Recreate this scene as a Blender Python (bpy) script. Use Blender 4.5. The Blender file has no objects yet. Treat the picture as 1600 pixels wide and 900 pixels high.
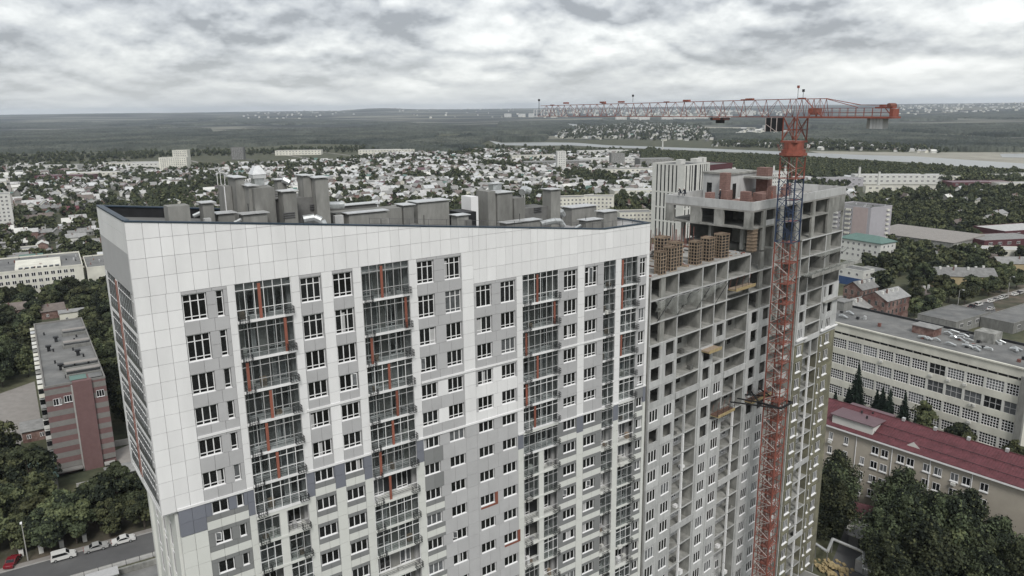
import bpy, bmesh, math, random
import numpy as np
from mathutils import Vector, Matrix
rnd = random.Random(11); nrs = np.random.RandomState(5)
sc = bpy.context.scene; C = sc.collection
R = math.radians

# ---------------------------------------------------------------- camera
CH, FPX, PIT, ROL = 86.0, 1192.5, R(13.256), R(.684)
cp, sp, cr, sr = math.cos(PIT), math.sin(PIT), math.cos(ROL), math.sin(ROL)
_A = np.array([[1, 0, 0], [0, -sp, -cp], [0, cp, -sp]])
_M = np.array([[cr, sr, 0], [-sr, cr, 0], [0, 0, 1]]) @ _A      # world -> right, down, forward
cam = bpy.data.objects.new('camera', bpy.data.cameras.new('camera')); C.objects.link(cam)
cam.data.sensor_width = 36; cam.data.lens = FPX / 1600 * 36
cam.data.clip_start = .5; cam.data.clip_end = 60000
cam.matrix_world = Matrix([[_M[0][i], -_M[1][i], -_M[2][i], (0, 0, CH)[i]] for i in range(3)] + [[0, 0, 0, 1]])
sc.camera = cam
def gp(u, v, z=0.):                     # where a sight line of the survey meets the height z
    r = _M.T @ np.array([(u - 800) / FPX, (v - 450) / FPX, 1.]); t = (z - CH) / r[2]
    return np.array([r[0] * t, r[1] * t])
def proj(x, y, z):
    c = _M @ np.array([x, y, z - CH]); return 800 + FPX * c[0] / c[2], 450 + FPX * c[1] / c[2], c[2]

# ---------------------------------------------------------------- sky, sun, exposure
SUN_EL, SUN_AZ = R(48), R(172)           # compass azimuth from +Y, clockwise
w = bpy.data.worlds.new('World'); sc.world = w; w.use_nodes = True
nt = w.node_tree; nt.nodes.clear()
def N(t, **k):
    n = nt.nodes.new(t)
    for a, b in k.items(): setattr(n, a, b)
    return n
L = lambda a, b: nt.links.new(a, b)
def val(x): n = N('ShaderNodeValue'); n.outputs[0].default_value = x; return n.outputs[0]
def mth(op, a, b=None, c=None):
    n = N('ShaderNodeMath', operation=op)
    for i, q in enumerate((a, b, c)):
        if q is None: continue
        if isinstance(q, (int, float)): n.inputs[i].default_value = q
        else: L(q, n.inputs[i])
    return n.outputs[0]
sky = N('ShaderNodeTexSky', sky_type='NISHITA', sun_disc=False, sun_elevation=SUN_EL, sun_rotation=SUN_AZ)
tc = N('ShaderNodeTexCoord'); sx = N('ShaderNodeSeparateXYZ'); L(tc.outputs['Generated'], sx.inputs[0])
lz = mth('MULTIPLY', mth('LOGARITHM', mth('ADD', mth('MAXIMUM', sx.outputs[2], 0.0), .07), 2.718), 1.35)
cv = N('ShaderNodeCombineXYZ'); L(mth('MULTIPLY', sx.outputs[0], 4.0), cv.inputs[0]); L(mth('MULTIPLY', sx.outputs[1], 4.0), cv.inputs[1]); L(lz, cv.inputs[2])
def noise(vec, scale, detail, rough, dist=0., off=(0, 0, 0)):
    mp = N('ShaderNodeMapping'); L(vec, mp.inputs[0]); mp.inputs['Location'].default_value = off
    n = N('ShaderNodeTexNoise'); n.inputs['Scale'].default_value = scale; n.inputs['Detail'].default_value = detail
    n.inputs['Roughness'].default_value = rough; n.inputs['Distortion'].default_value = dist
    L(mp.outputs[0], n.inputs['Vector']); return n.outputs['Fac']
def ramp(fac, pts):
    n = N('ShaderNodeValToRGB'); L(fac, n.inputs[0]); e = n.color_ramp.elements
    for i, (p, c) in enumerate(pts):
        if i > 1: e.new(p)
        e[i].position = p; e[i].color = (*c, 1)
    return n.outputs[0]
def vadd(vec, fac, k):
    m_ = N('ShaderNodeVectorMath', operation='SCALE'); c_ = N('ShaderNodeCombineXYZ'); L(fac, c_.inputs[0]); L(fac, c_.inputs[1]); L(fac, c_.inputs[2]); L(c_.outputs[0], m_.inputs[0]); m_.inputs['Scale'].default_value = k
    a_ = N('ShaderNodeVectorMath', operation='ADD'); L(vec, a_.inputs[0]); L(m_.outputs[0], a_.inputs[1]); return a_.outputs[0]
def puffs(off):
    "density of the cloud deck: broad banks, billowed rims, fine detail"
    mp = N('ShaderNodeMapping'); L(cv.outputs[0], mp.inputs[0]); mp.inputs['Location'].default_value = off
    wob = noise(mp.outputs[0], 1.8, 4, .55, 0, (1, 5, 2)); v_ = vadd(mp.outputs[0], wob, .8)
    vo = N('ShaderNodeTexVoronoi', feature='F1'); vo.inputs['Scale'].default_value = 1.7; L(v_, vo.inputs['Vector'])
    fb = noise(mp.outputs[0], .9, 7, .58, 0, (3.1, 1.7, 0))
    return mth('ADD', mth('MULTIPLY', fb, 1.0), mth('MULTIPLY', mth('SUBTRACT', .55, vo.outputs['Distance']), .30))
d0, d1 = puffs((0, 0, 0)), puffs((0, 0, .10))
n3 = noise(cv.outputs[0], .30, 3, .5, 0, (8.4, 4.2, 2))
edge = mth('MULTIPLY', mth('SUBTRACT', d0, d1), 1.15)
cl = mth('ADD', mth('ADD', mth('MULTIPLY', d0, .60), mth('MULTIPLY', n3, .42)), edge)
ccol = ramp(cl, [(.37, (2.4, 2.5, 2.65)), (.46, (3.75, 3.88, 4.05)), (.54, (4.8, 4.92, 4.95)), (.61, (5.8, 5.9, 5.85)), (.72, (7.2, 7.25, 7.15))])
# the ramp clamps nothing: its colours are radiances for the 0.1 strength below
hz = N('ShaderNodeMapRange'); L(sx.outputs[2], hz.inputs[0]); hz.inputs[1].default_value = 0; hz.inputs[2].default_value = .07
hz.inputs[3].default_value = .6; hz.inputs[4].default_value = 0
mh = N('ShaderNodeMix', data_type='RGBA'); L(hz.outputs[0], mh.inputs[0]); L(ccol, mh.inputs[6]); mh.inputs[7].default_value = (4.9, 5.1, 5.1, 1)
mx = N('ShaderNodeMix', data_type='RGBA'); mx.inputs[0].default_value = .93; L(sky.outputs[0], mx.inputs[6]); L(mh.outputs[2], mx.inputs[7])
bg = N('ShaderNodeBackground'); bg.inputs[1].default_value = .1; L(mx.outputs[2], bg.inputs[0])
wo = N('ShaderNodeOutputWorld'); L(bg.outputs[0], wo.inputs[0])
sun = bpy.data.objects.new('sun', bpy.data.lights.new('sun', 'SUN')); C.objects.link(sun)
sun.data.energy = 1.5; sun.data.angle = R(15); sun.data.color = (1, .97, .93)
sdir = Vector((math.sin(SUN_AZ) * math.cos(SUN_EL), math.cos(SUN_AZ) * math.cos(SUN_EL), math.sin(SUN_EL)))
sun.rotation_euler = (-sdir).to_track_quat('-Z', 'Y').to_euler()
sc.view_settings.view_transform = 'Standard'; sc.view_settings.look = 'None'
sc.view_settings.exposure = .72; sc.view_settings.gamma = 1
sc.cycles.volume_bounces = 0; sc.cycles.max_bounces = 5; sc.cycles.diffuse_bounces = 2; sc.cycles.transparent_max_bounces = 8

# ---------------------------------------------------------------- materials
MAT = {}
def mat(name, col, rough=.8, var=.12, scale=1.5, rv=0., bump=0., spec=.3, metal=0., streak=0., col2=None, s2=.2, hue=0.):
    m = bpy.data.materials.new(name); m.use_nodes = True; t = m.node_tree; b = t.nodes['Principled BSDF']
    def n(ty, **k):
        q = t.nodes.new(ty)
        for a, c in k.items(): setattr(q, a, c)
        return q
    ln = t.links.new
    geo = n('ShaderNodeNewGeometry'); oi = n('ShaderNodeObjectInfo')
    nz = n('ShaderNodeTexNoise'); nz.inputs['Scale'].default_value = scale; nz.inputs['Detail'].default_value = 5; nz.inputs['Roughness'].default_value = .65
    mp = n('ShaderNodeMapping'); ln(geo.outputs['Position'], mp.inputs[0]); ln(mp.outputs[0], nz.inputs['Vector'])
    if streak: mp.inputs['Scale'].default_value = (1, 1, streak)
    def lo(x, a, c):
        r = n('ShaderNodeMapRange'); ln(x, r.inputs[0]); r.inputs[1].default_value = .3; r.inputs[2].default_value = .7
        r.inputs[3].default_value = a; r.inputs[4].default_value = c; return r.outputs[0]
    k = lo(nz.outputs['Fac'], 1 - var, 1 + var)
    r2 = n('ShaderNodeMapRange'); ln(oi.outputs['Random'], r2.inputs[0]); r2.inputs[3].default_value = 1 - rv; r2.inputs[4].default_value = 1 + rv
    mu = n('ShaderNodeMath', operation='MULTIPLY'); ln(k, mu.inputs[0]); ln(r2.outputs[0], mu.inputs[1])
    base = n('ShaderNodeRGB'); base.outputs[0].default_value = (*col, 1); src = base.outputs[0]
    if col2:
        nn = n('ShaderNodeTexNoise'); nn.inputs['Scale'].default_value = s2; nn.inputs['Detail'].default_value = 4; ln(geo.outputs['Position'], nn.inputs['Vector'])
        mi = n('ShaderNodeMix', data_type='RGBA'); ln(lo(nn.outputs['Fac'], -.3, 1.3), mi.inputs[0]); mi.clamp_factor = True
        ln(src, mi.inputs[6]); mi.inputs[7].default_value = (*col2, 1); src = mi.outputs[2]
    vm = n('ShaderNodeVectorMath', operation='SCALE'); ln(src, vm.inputs[0]); ln(mu.outputs[0], vm.inputs['Scale'])
    out = vm.outputs[0]
    if hue:
        hs = n('ShaderNodeHueSaturation'); ln(out, hs.inputs['Color'])
        r3 = n('ShaderNodeMapRange'); ln(oi.outputs['Random'], r3.inputs[0]); r3.inputs[3].default_value = .5 - hue; r3.inputs[4].default_value = .5 + hue
        ln(r3.outputs[0], hs.inputs['Hue']); out = hs.outputs[0]
    ln(out, b.inputs['Base Color'])
    b.inputs['Roughness'].default_value = rough; b.inputs['Specular IOR Level'].default_value = spec; b.inputs['Metallic'].default_value = metal
    if bump:
        bp = n('ShaderNodeBump'); bp.inputs['Strength'].default_value = bump; bp.inputs['Distance'].default_value = .05
        ln(nz.outputs['Fac'], bp.inputs['Height']); ln(bp.outputs[0], b.inputs['Normal'])
    MAT[name] = m; return m
mat('white_panel', (.73, .73, .73), .42, .06, .5, .05, spec=.4, streak=.25)
mat('grey_panel', (.42, .42, .425), .5, .06, .5, .05)
mat('cream_panel', (.60, .61, .58), .5, .04, .5, .03)
mat('slate_panel', (.17, .18, .21), .5, .05, .5, .04)
mat('charcoal_panel', (.21, .215, .215), .5, .05, .5, .06)
mat('coping', (.028, .045, .065), .45, .2, .6)
mat('frame_white', (.74, .74, .74), .4, .04)
mat('frame_grey', (.40, .40, .40), .5, .1)
mat('glass', (.012, .013, .014), .12, .5, 2, .5, spec=.5)
mat('curtain_glass', (.10, .105, .11), .3, .35, 3, .4, spec=.4)
mat('accent', (.235, .088, .062), .5, .12, 1, .15)
mat('black_steel', (.022, .023, .025), .5, .3, 1, .3)  # also the painted shade in formwork stacks and behind tower windows
mat('rail_grey', (.10, .10, .105), .5, .3, 1)
mat('stucco', (.20, .20, .188), .85, .26, 1.1, .18, bump=.2, streak=.3)
mat('stucco_dark', (.15, .15, .145), .85, .25, .9, .2)
mat('concrete', (.275, .275, .258), .85, .38, .8, .10, bump=.3, streak=.35, col2=(.21, .21, .195), s2=.5)
mat('concrete_panel', (.42, .425, .42), .8, .16, 1.1, .12, streak=.4)  # panels; also the slab and wall edges painted lighter to look lit
mat('concrete_dark', (.085, .085, .08), .9, .3, .6, .15)  # also inner walls of the unfinished block, with shade in the colour
mat('wool', (.185, .178, .122), .95, .25, .9, .14, col2=(.15, .145, .11), s2=.8)
mat('brick', (.215, .135, .118), .9, .25, 3, .18)
mat('old_brick', (.115, .062, .053), .9, .3, 1.2, .1, col2=(.22, .15, .13), s2=.3)
mat('pink_brick', (.165, .10, .098), .9, .10, 1, .08)
mat('band_grey', (.19, .185, .175), .9, .10, 1, .05)
mat('wood', (.27, .21, .155), .85, .3, 4, .2)
mat('wood_dark', (.10, .06, .045), .85, .3, 4, .2)
mat('tin', (.62, .63, .63), .35, .15, 2, .06, metal=.5)
mat('galv', (.55, .57, .57), .3, .2, 3, metal=.7)
mat('bitumen', (.125, .128, .128), .9, .22, .25, .08, col2=(.175, .175, .17), s2=.12)
mat('roof_deck', (.27, .265, .25), .9, .35, .4)
mat('crane_orange', (.24, .080, .058), .5, .25, 1.3, .10, col2=(.23, .075, .055), s2=.5)
mat('crane_blue', (.03, .045, .085), .5, .25, 1, .2)
mat('crane_light', (.48, .42, .40), .5, .3, 1)
mat('rust', (.17, .075, .06), .8, .35, 2, .2)
mat('cream_wall', (.64, .63, .555), .85, .10, .3, .05, streak=.3, col2=(.54, .53, .47), s2=.15)
mat('white_wall', (.56, .56, .53), .85, .08, .3, .04)
mat('beige_wall', (.385, .35, .295), .85, .06, .4, .04)
mat('pink_wall', (.42, .35, .34), .85, .06, .4)
mat('lilac_wall', (.36, .35, .37), .85, .06, .4)
mat('blue_wall', (.035, .07, .16), .7, .1, .5)
mat('yellow_wall', (.37, .30, .18), .85, .15, .4)
mat('red_roof', (.095, .030, .036), .6, .3, .7, .12, spec=.4)
mat('red_roof_flat', (.13, .085, .095), .5, .1, .6)
mat('teal_roof', (.10, .17, .15), .5, .12, .4)
mat('slate_roof', (.21, .21, .205), .8, .25, .6, .2)
mat('pale_roof', (.31, .31, .305), .6, .22, .5, .45)
mat('brown_roof', (.13, .11, .10), .8, .25, .5, .25)
mat('dark_red_wall', (.09, .035, .04), .7, .1, .5)
mat('asphalt', (.105, .105, .105), .9, .12, .25, bump=.15, col2=(.085, .085, .087), s2=.08)
mat('paving', (.25, .235, .22), .9, .12, .5)
mat('kerb', (.34, .335, .32), .85, .12, 1)
mat('dirt', (.11, .09, .07), .95, .3, .3, col2=(.06, .06, .04), s2=.12)
mat('grass', (.045, .053, .032), .95, .35, .4, col2=(.085, .085, .05), s2=.06)
mat('car_white', (.62, .62, .60), .25, .03, 1, spec=.6)
mat('car_silver', (.42, .42, .41), .25, .03, 1, .2, spec=.6, metal=.2)
mat('car_red', (.16, .015, .022), .25, .03, 1, spec=.6)
mat('car_dark', (.03, .03, .035), .25, .03, 1, spec=.6)
mat('rubber', (.02, .02, .02), .9, .1)
mat('lamp_red', (.30, .02, .02), .3, .05)
mat('leaf', (.050, .060, .033), .85, .45, .9, .45, spec=.2, hue=.018)
mat('leaf_light', (.095, .105, .052), .85, .38, .9, .35, spec=.2, hue=.015)
mat('leaf_dark', (.020, .026, .018), .85, .4, .9, .25, spec=.15)
mat('needle', (.012, .020, .014), .85, .4, 1, .2, spec=.15)
mat('leaf_yellow', (.33, .26, .14), .85, .3, 2)
mat('far_leaf', (.034, .042, .037), .9, .6, .02, 0, spec=.1, col2=(.080, .088, .072), s2=.0035)
mat('bark', (.06, .05, .04), .9, .3, 4)
mat('net', (.30, .31, .29), .8, .3, 1)
mat('cloth_dark', (.03, .035, .045), .9, .2)
mat('skin', (.35, .22, .16), .6, .05)
mat('water', (.20, .21, .205), .3, .05, .02, spec=.7)
mat('sand', (.27, .26, .22), .95, .2, .02)
m = MAT['net']; t = m.node_tree; b = t.nodes['Principled BSDF']; tr = t.nodes.new('ShaderNodeBsdfTransparent'); ms = t.nodes.new('ShaderNodeMixShader'); ms.inputs[0].default_value = .34
t.links.new(tr.outputs[0], ms.inputs[1]); t.links.new(b.outputs[0], ms.inputs[2]); t.links.new(ms.outputs[0], t.nodes['Material Output'].inputs[0])
# transparent-ish balcony glass
m = bpy.data.materials.new('balcony_glass'); m.use_nodes = True; t = m.node_tree; b = t.nodes['Principled BSDF']
b.inputs['Base Color'].default_value = (.07, .075, .075, 1); b.inputs['Roughness'].default_value = .06
tr = t.nodes.new('ShaderNodeBsdfTransparent'); tr.inputs[0].default_value = (.90, .92, .92, 1); ms = t.nodes.new('ShaderNodeMixShader')
nz = t.nodes.new('ShaderNodeTexNoise'); nz.inputs['Scale'].default_value = .8
mr = t.nodes.new('ShaderNodeMapRange'); t.links.new(nz.outputs[0], mr.inputs[0]); mr.inputs[1].default_value = .35; mr.inputs[2].default_value = .65; mr.inputs[3].default_value = .06; mr.inputs[4].default_value = .30
g_ = t.nodes.new('ShaderNodeNewGeometry'); t.links.new(g_.outputs['Position'], nz.inputs['Vector'])
t.links.new(mr.outputs[0], ms.inputs[0]); t.links.new(tr.outputs[0], ms.inputs[1]); t.links.new(b.outputs[0], ms.inputs[2])
t.links.new(ms.outputs[0], t.nodes['Material Output'].inputs[0]); MAT['balcony_glass'] = m

# ---------------------------------------------------------------- helpers
class MB:
    "collects simple shapes with per-face materials and links them as one mesh object"
    def __init__(s): s.v = []; s.f = []; s.m = []; s.mats = []
    def mi(s, m):
        if m not in s.mats: s.mats.append(m)
        return s.mats.index(m)
    def box(s, x0, x1, y0, y1, z0, z1, m):
        o = len(s.v); s.v += [(x, y, z) for z in (z0, z1) for x, y in ((x0, y0), (x1, y0), (x1, y1), (x0, y1))]
        s.f += [tuple(o + i for i in q) for q in ((3, 2, 1, 0), (4, 5, 6, 7), (0, 1, 5, 4), (1, 2, 6, 5), (2, 3, 7, 6), (3, 0, 4, 7))]
        s.m += [s.mi(m)] * 6; return s
    def prism(s, poly, z0, z1, m, mtop=None):
        # poly counter-clockwise in xy; z1 may be a list
        n = len(poly); o = len(s.v); z1 = z1 if isinstance(z1, (list, tuple)) else [z1] * n
        s.v += [(p[0], p[1], z0) for p in poly] + [(p[0], p[1], z1[i]) for i, p in enumerate(poly)]
        s.f.append(tuple(o + i for i in reversed(range(n)))); s.m.append(s.mi(m))
        s.f.append(tuple(o + n + i for i in range(n))); s.m.append(s.mi(mtop or m))
        for i in range(n):
            j = (i + 1) % n; s.f.append((o + i, o + j, o + n + j, o + n + i)); s.m.append(s.mi(m))
        return s
    def slab(s, poly, y0, y1, m):
        # polygon in the x-z plane (counter-clockwise seen from -y) with thickness along y
        n = len(poly); o = len(s.v)
        s.v += [(p[0], y0, p[1]) for p in poly] + [(p[0], y1, p[1]) for p in poly]
        s.f.append(tuple(o + i for i in range(n))); s.f.append(tuple(o + n + i for i in reversed(range(n))))
        for i in range(n):
            j = (i + 1) % n; s.f.append((o + j, o + i, o + n + i, o + n + j))
        s.m += [s.mi(m)] * (n + 2); return s
    def bar(s, a, b, r, m, k=4, r2=None):
        a = Vector(a); b = Vector(b); d = (b - a)
        if d.length < 1e-6: return s
        d.normalize(); u = d.cross(Vector((0, 0, 1)) if abs(d.z) < .9 else Vector((1, 0, 0))).normalized(); w_ = d.cross(u)
        r2 = r if r2 is None else r2; o = len(s.v)
        for c, q in ((a, r), (b, r2)):
            for i in range(k):
                t_ = 2 * math.pi * (i + .5) / k; s.v.append(tuple(c + (u * math.cos(t_) + w_ * math.sin(t_)) * q))
        for i in range(k):
            j = (i + 1) % k; s.f.append((o + i, o + j, o + k + j, o + k + i))
        s.f.append(tuple(o + i for i in reversed(range(k)))); s.f.append(tuple(o + k + i for i in range(k)))
        s.m += [s.mi(m)] * (k + 2); return s
    def tube(s, pts, r, m, k=8):
        for a, b in zip(pts, pts[1:]): s.bar(a, b, r, m, k)
        return s
    def mesh(s, name):
        me = bpy.data.meshes.new(name); me.from_pydata(s.v, [], s.f)
        for q in s.mats: me.materials.append(MAT[q])
        me.polygons.foreach_set('material_index', s.m); me.update(); return me
    def build(s, name, parent=None, loc=None, kind=None):
        return link(name, s.mesh(name), parent, loc, 0, kind)
def link(name, me, parent=None, loc=None, rz=0, kind=None, scale=None):
    o = bpy.data.objects.new(name, me); C.objects.link(o)
    if parent: o.parent = parent
    if loc is not None: o.location = loc
    if rz: o.rotation_euler = (0, 0, rz)
    if scale: o.scale = scale
    if kind: o['kind'] = kind
    return o
def tag(o, label, cat, group=None):
    o['label'] = label; o['category'] = cat
    if group: o['group'] = group
    return o
def empty(name, x, y, z=0, th=90., label=None, cat=None, group=None):
    "th: compass direction of the local x axis; local y points away to its left"
    o = bpy.data.objects.new(name, None); C.objects.link(o); o.location = (x, y, z); o.rotation_euler = (0, 0, R(90 - th)); o.empty_display_size = 1
    if label: tag(o, label, cat, group)
    return o
class FR:
    "a surveyed frame: origin, compass direction"
    def __init__(s, x, y, th): s.o = np.array([x, y]); t_ = R(th); s.d = np.array([math.sin(t_), math.cos(t_)]); s.n = np.array([-s.d[1], s.d[0]]); s.th = th
    def w(s, a, b): return s.o + s.d * a + s.n * b
    def px(s, a, b, z): q = s.w(a, b); return proj(q[0], q[1], z)
CACHE = {}
def cached(key, fn):
    if key not in CACHE: CACHE[key] = fn()
    return CACHE[key]
def box_mesh(name, dx, dy, dz, m):
    return cached(('box', round(dx, 3), round(dy, 3), round(dz, 3), m), lambda: MB().box(0, dx, 0, dy, 0, dz, m).mesh(name))

# windows: a white frame with mullions (part) and its dark panes (sub-part); local origin at the lower left of the opening
def win_mesh(w_, h_, typ, n, fm='frame_white', fw=.07):
    def mk():
        a = MB(); t_ = .07
        a.box(0, w_, 0, t_, 0, fw, fm); a.box(0, w_, 0, t_, h_ - fw, h_, fm); a.box(0, fw, 0, t_, fw, h_ - fw, fm); a.box(w_ - fw, w_, 0, t_, fw, h_ - fw, fm)
        for i in range(1, n): x = w_ * i / n; a.box(x - fw * .6, x + fw * .6, .002, t_, fw, h_ - fw, fm)
        if typ in ('tall', 'bot'): a.box(fw, w_ - fw, -.004, t_, .30, .30 + fw * .9, fm)
        if typ in ('tall', 'top'): a.box(fw, w_ - fw, -.004, t_, h_ - .62, h_ - .62 + fw * .9, fm)
        a.box(-.03, w_ + .03, -.10, .0, -.05, 0, fm)
        return a.mesh('window')
    return cached(('win', round(w_, 2), round(h_, 2), typ, n, fm, fw), mk)
def pane_mesh(w_, h_, m):
    return box_mesh('pane', w_ - .06, .012, h_ - .06, m)
def add_window(parent, x, y, z, w_, h_, typ, n, fm='frame_white', rz=0, fw=.07, light=.07, name='window', sub=True):
    o = link(name, win_mesh(w_, h_, typ, n, fm, fw), parent, (x, y, z), rz)
    if sub:
        link('pane', pane_mesh(w_, h_, 'curtain_glass' if rnd.random() < light else 'glass'), o, (.03, .035, .03))
        k = rnd.random()
        if k < .16 and n > 1:
            j = rnd.randrange(n); link('curtain', box_mesh('curtain', w_ / n * (.5 if k < .1 else .9), .004, h_ * .8, 'frame_grey'), o, (w_ * j / n + .05, .028, .1))
        elif k < .22 and n > 1 and h_ > 1:
            link('open_sash', cached(('sash', round(h_, 2)), lambda: MB().box(0, .5, 0, .05, 0, .06, fm).box(0, .5, 0, .05, h_ - .46, h_ - .4, fm).box(0, .06, 0, .05, .06, h_ - .46, fm).box(.44, .5, 0, .05, .06, h_ - .46, fm).box(.06, .44, .02, .03, .06, h_ - .46, 'curtain_glass').mesh('open_sash')), o, (w_ / n * rnd.randrange(n) + .05, -.0, .34), -.45)
    return o

BLOCK = []      # oriented rectangles nothing may grow in
def reserve(fr, x0, x1, y0, y1): BLOCK.append((fr, x0, x1, y0, y1))
def blocked(x, y, pad=0):
    for fr, x0, x1, y0, y1 in BLOCK:
        q = np.array([x, y]) - fr.o; a = q @ fr.d; b_ = q @ fr.n
        if x0 - pad < a < x1 + pad and y0 - pad < b_ < y1 + pad: return True
    return False

# ================================================================ the white tower (local x along the facade, y back into it)
WT = FR(-29.0745, 57.0146, 54); TH = WT.th
wt = empty('apartment_tower', -29.0745, 57.0146, 0, 54, 'finished white tower with sloping roofline and orange balcony strips, nearest in the picture', 'apartment tower')
LEN = 56.45; DEP = 13.0
def top_at(s): return 78.12 - (78.12 - 72.6) * s / 49. if s < 49 else 72.6
ZT = [71.82, 68.45, 65.1, 62.2, 59.3, 56.35, 53.5]; ZH = [2.26, 2.32, 1.80, 1.68, 1.62, 1.55, 1.2]
while ZT[-1] > 8: ZT.append(ZT[-1] - 2.865); ZH.append(1.24)
def vis(fr, a, b, z, lim=935): return fr.px(a, b, z)[1] < lim
core = MB()
core.box(1.25, LEN, 1.6, DEP, 0, 53.6, 'cream_panel')                     # lower body, set in at the left end
core.prism([(1.24, 1.6), (49, 1.6), (49, DEP - .02), (1.24, DEP - .02)], 53.62, [76.96, 71.62, 71.62, 76.96], 'grey_panel', 'bitumen')
core.box(49, LEN - .02, 1.6, DEP - .02, 53.62, 71.62, 'grey_panel')
core.prism([(.05, .37), (1.22, .37), (1.22, DEP - .05), (.05, DEP - .05)], 76.2, [77.1, 76.96, 76.96, 77.1], 'grey_panel', 'bitumen')
core.prism([(1.24, .37), (49, .37), (49, 1.59), (1.24, 1.59)], 71.3, [76.96, 71.62, 71.62, 76.96], 'grey_panel', 'bitumen')
core.build('wall', wt)
BALC = [(7.55, 12.35, 0), (18.93, 23.85, 0), (37.3, 42.3, 1), (49.02, 50.95, 1), (51.8, 54.5, 1)]
def zcut(s): # below this the facade is under the frame
    z = 76.
    while z > 1 and vis(WT, s, 0, z, 955): z -= 1
    return z
cells = []
def cell(s0, s1, z0, z1, m):
    if s1 - s0 < .03 or z1 - z0 < .03 or z1 < zcut((s0 + s1) / 2) - 2: return
    nx = max(1, round((s1 - s0) / 1.2)); nz = max(1, round((z1 - z0) / 1.45))
    for i in range(nx):
        for j in range(nz):
            cells.append((s0 + (s1 - s0) * i / nx, s0 + (s1 - s0) * (i + 1) / nx, z0 + (z1 - z0) * j / nz, z0 + (z1 - z0) * (j + 1) / nz, m))
def colour(s, z, kind):
    if s < 24.68:
        if z > 53.75: return 'white_panel' if kind == 'p' else 'grey_panel'
        if z > 51.15: return 'slate_panel'
        return 'cream_panel' if kind == 'p' else 'charcoal_panel'
    if s < 31.14:
        if z > 53.75: return 'white_panel' if kind == 'p' or (26.7 < s < 27.6 and z < 59.6) else 'grey_panel'
        if s > 26.9: return 'grey_panel'
        if z > 48.0: return 'charcoal_panel'
        return 'cream_panel' if kind == 'p' or s < 24.7 else 'charcoal_panel'
    if s < 36.52:
        return 'white_panel' if (33.36 < s < 34.45 and 53.75 < z < 59.6) else 'grey_panel'
    if s < 42.31:
        return 'white_panel' if z > 50.8 else ('cream_panel' if z < 49 else 'slate_panel')
    zz = 50.75 if s < 54.4 else 52.0
    if z > zz: return 'white_panel' if kind == 'p' else 'grey_panel'
    if z > zz - 2.1: return 'charcoal_panel' if kind == 'w' else 'slate_panel'
    return 'cream_panel' if kind == 'p' else 'charcoal_panel'
def column(s0, s1, kind, ztop):
    "one vertical strip without windows, cut where its colour changes"
    cuts = sorted({ztop, 53.75, 51.15, 59.6, 50.75, 52.0, 48.0, 49.0, 48.65, 49.9, 0.} | {z + .27 for z in ZT})
    cuts = [c for c in cuts if c <= ztop]; sm = (s0 + s1) / 2; run = None
    for a, b_ in zip(cuts, cuts[1:]):
        m = colour(sm, (a + b_) / 2, kind)
        if run and run[2] == m and (b_ - run[0] < 3.0 or m != 'x'): run[1] = b_
        else:
            if run: cell(s0, s1, run[0], run[1], run[2])
            run = [a, b_, m]
    cell(s0, s1, *run)
PILL = [(0, 3.4), (6.95, 7.55), (12.35, 13.1), (15.12, 16.14), (18.1, 18.93), (23.85, 24.68), (29.75, 31.14), (36.52, 37.3), (45.08, 46.1), (50.95, 51.8), (56.0, LEN)]
for a, b_ in PILL:
    tz = 72.09 if a < 31 else 68.74
    if a == 0:
        cell(0, 3.4, 53.6, 72.09, 'white_panel'); cell(1.25, 3.4, 51.15, 53.58, 'slate_panel'); cell(1.25, 3.4, 20, 51.12, 'cream_panel')
    else: column(a, b_, 'p', tz)
STR = [(3.4, 6.95, [(3.43, 5.30, 3), (6.02, 6.64, 1)]), (13.1, 15.12, [(13.17, 15.05, 3)]), (16.14, 18.1, [(16.18, 18.05, 3)]), (24.68, 29.75, [(24.72, 26.58, 3), (27.77, 29.64, 3)]),
       (31.14, 36.52, [(31.42, 33.34, 3), (34.48, 36.36, 3)]), (42.3, 45.08, [(43.07, 45.0, 3)]), (46.1, 49.02, [(46.17, 48.08, 3)]), (54.5, 56.0, [(54.9, 55.97, 2)])]
frames_orange = {(31.42, 9), (34.48, 11), (31.42, 13), (34.48, 14), (31.42, 17)}
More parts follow.
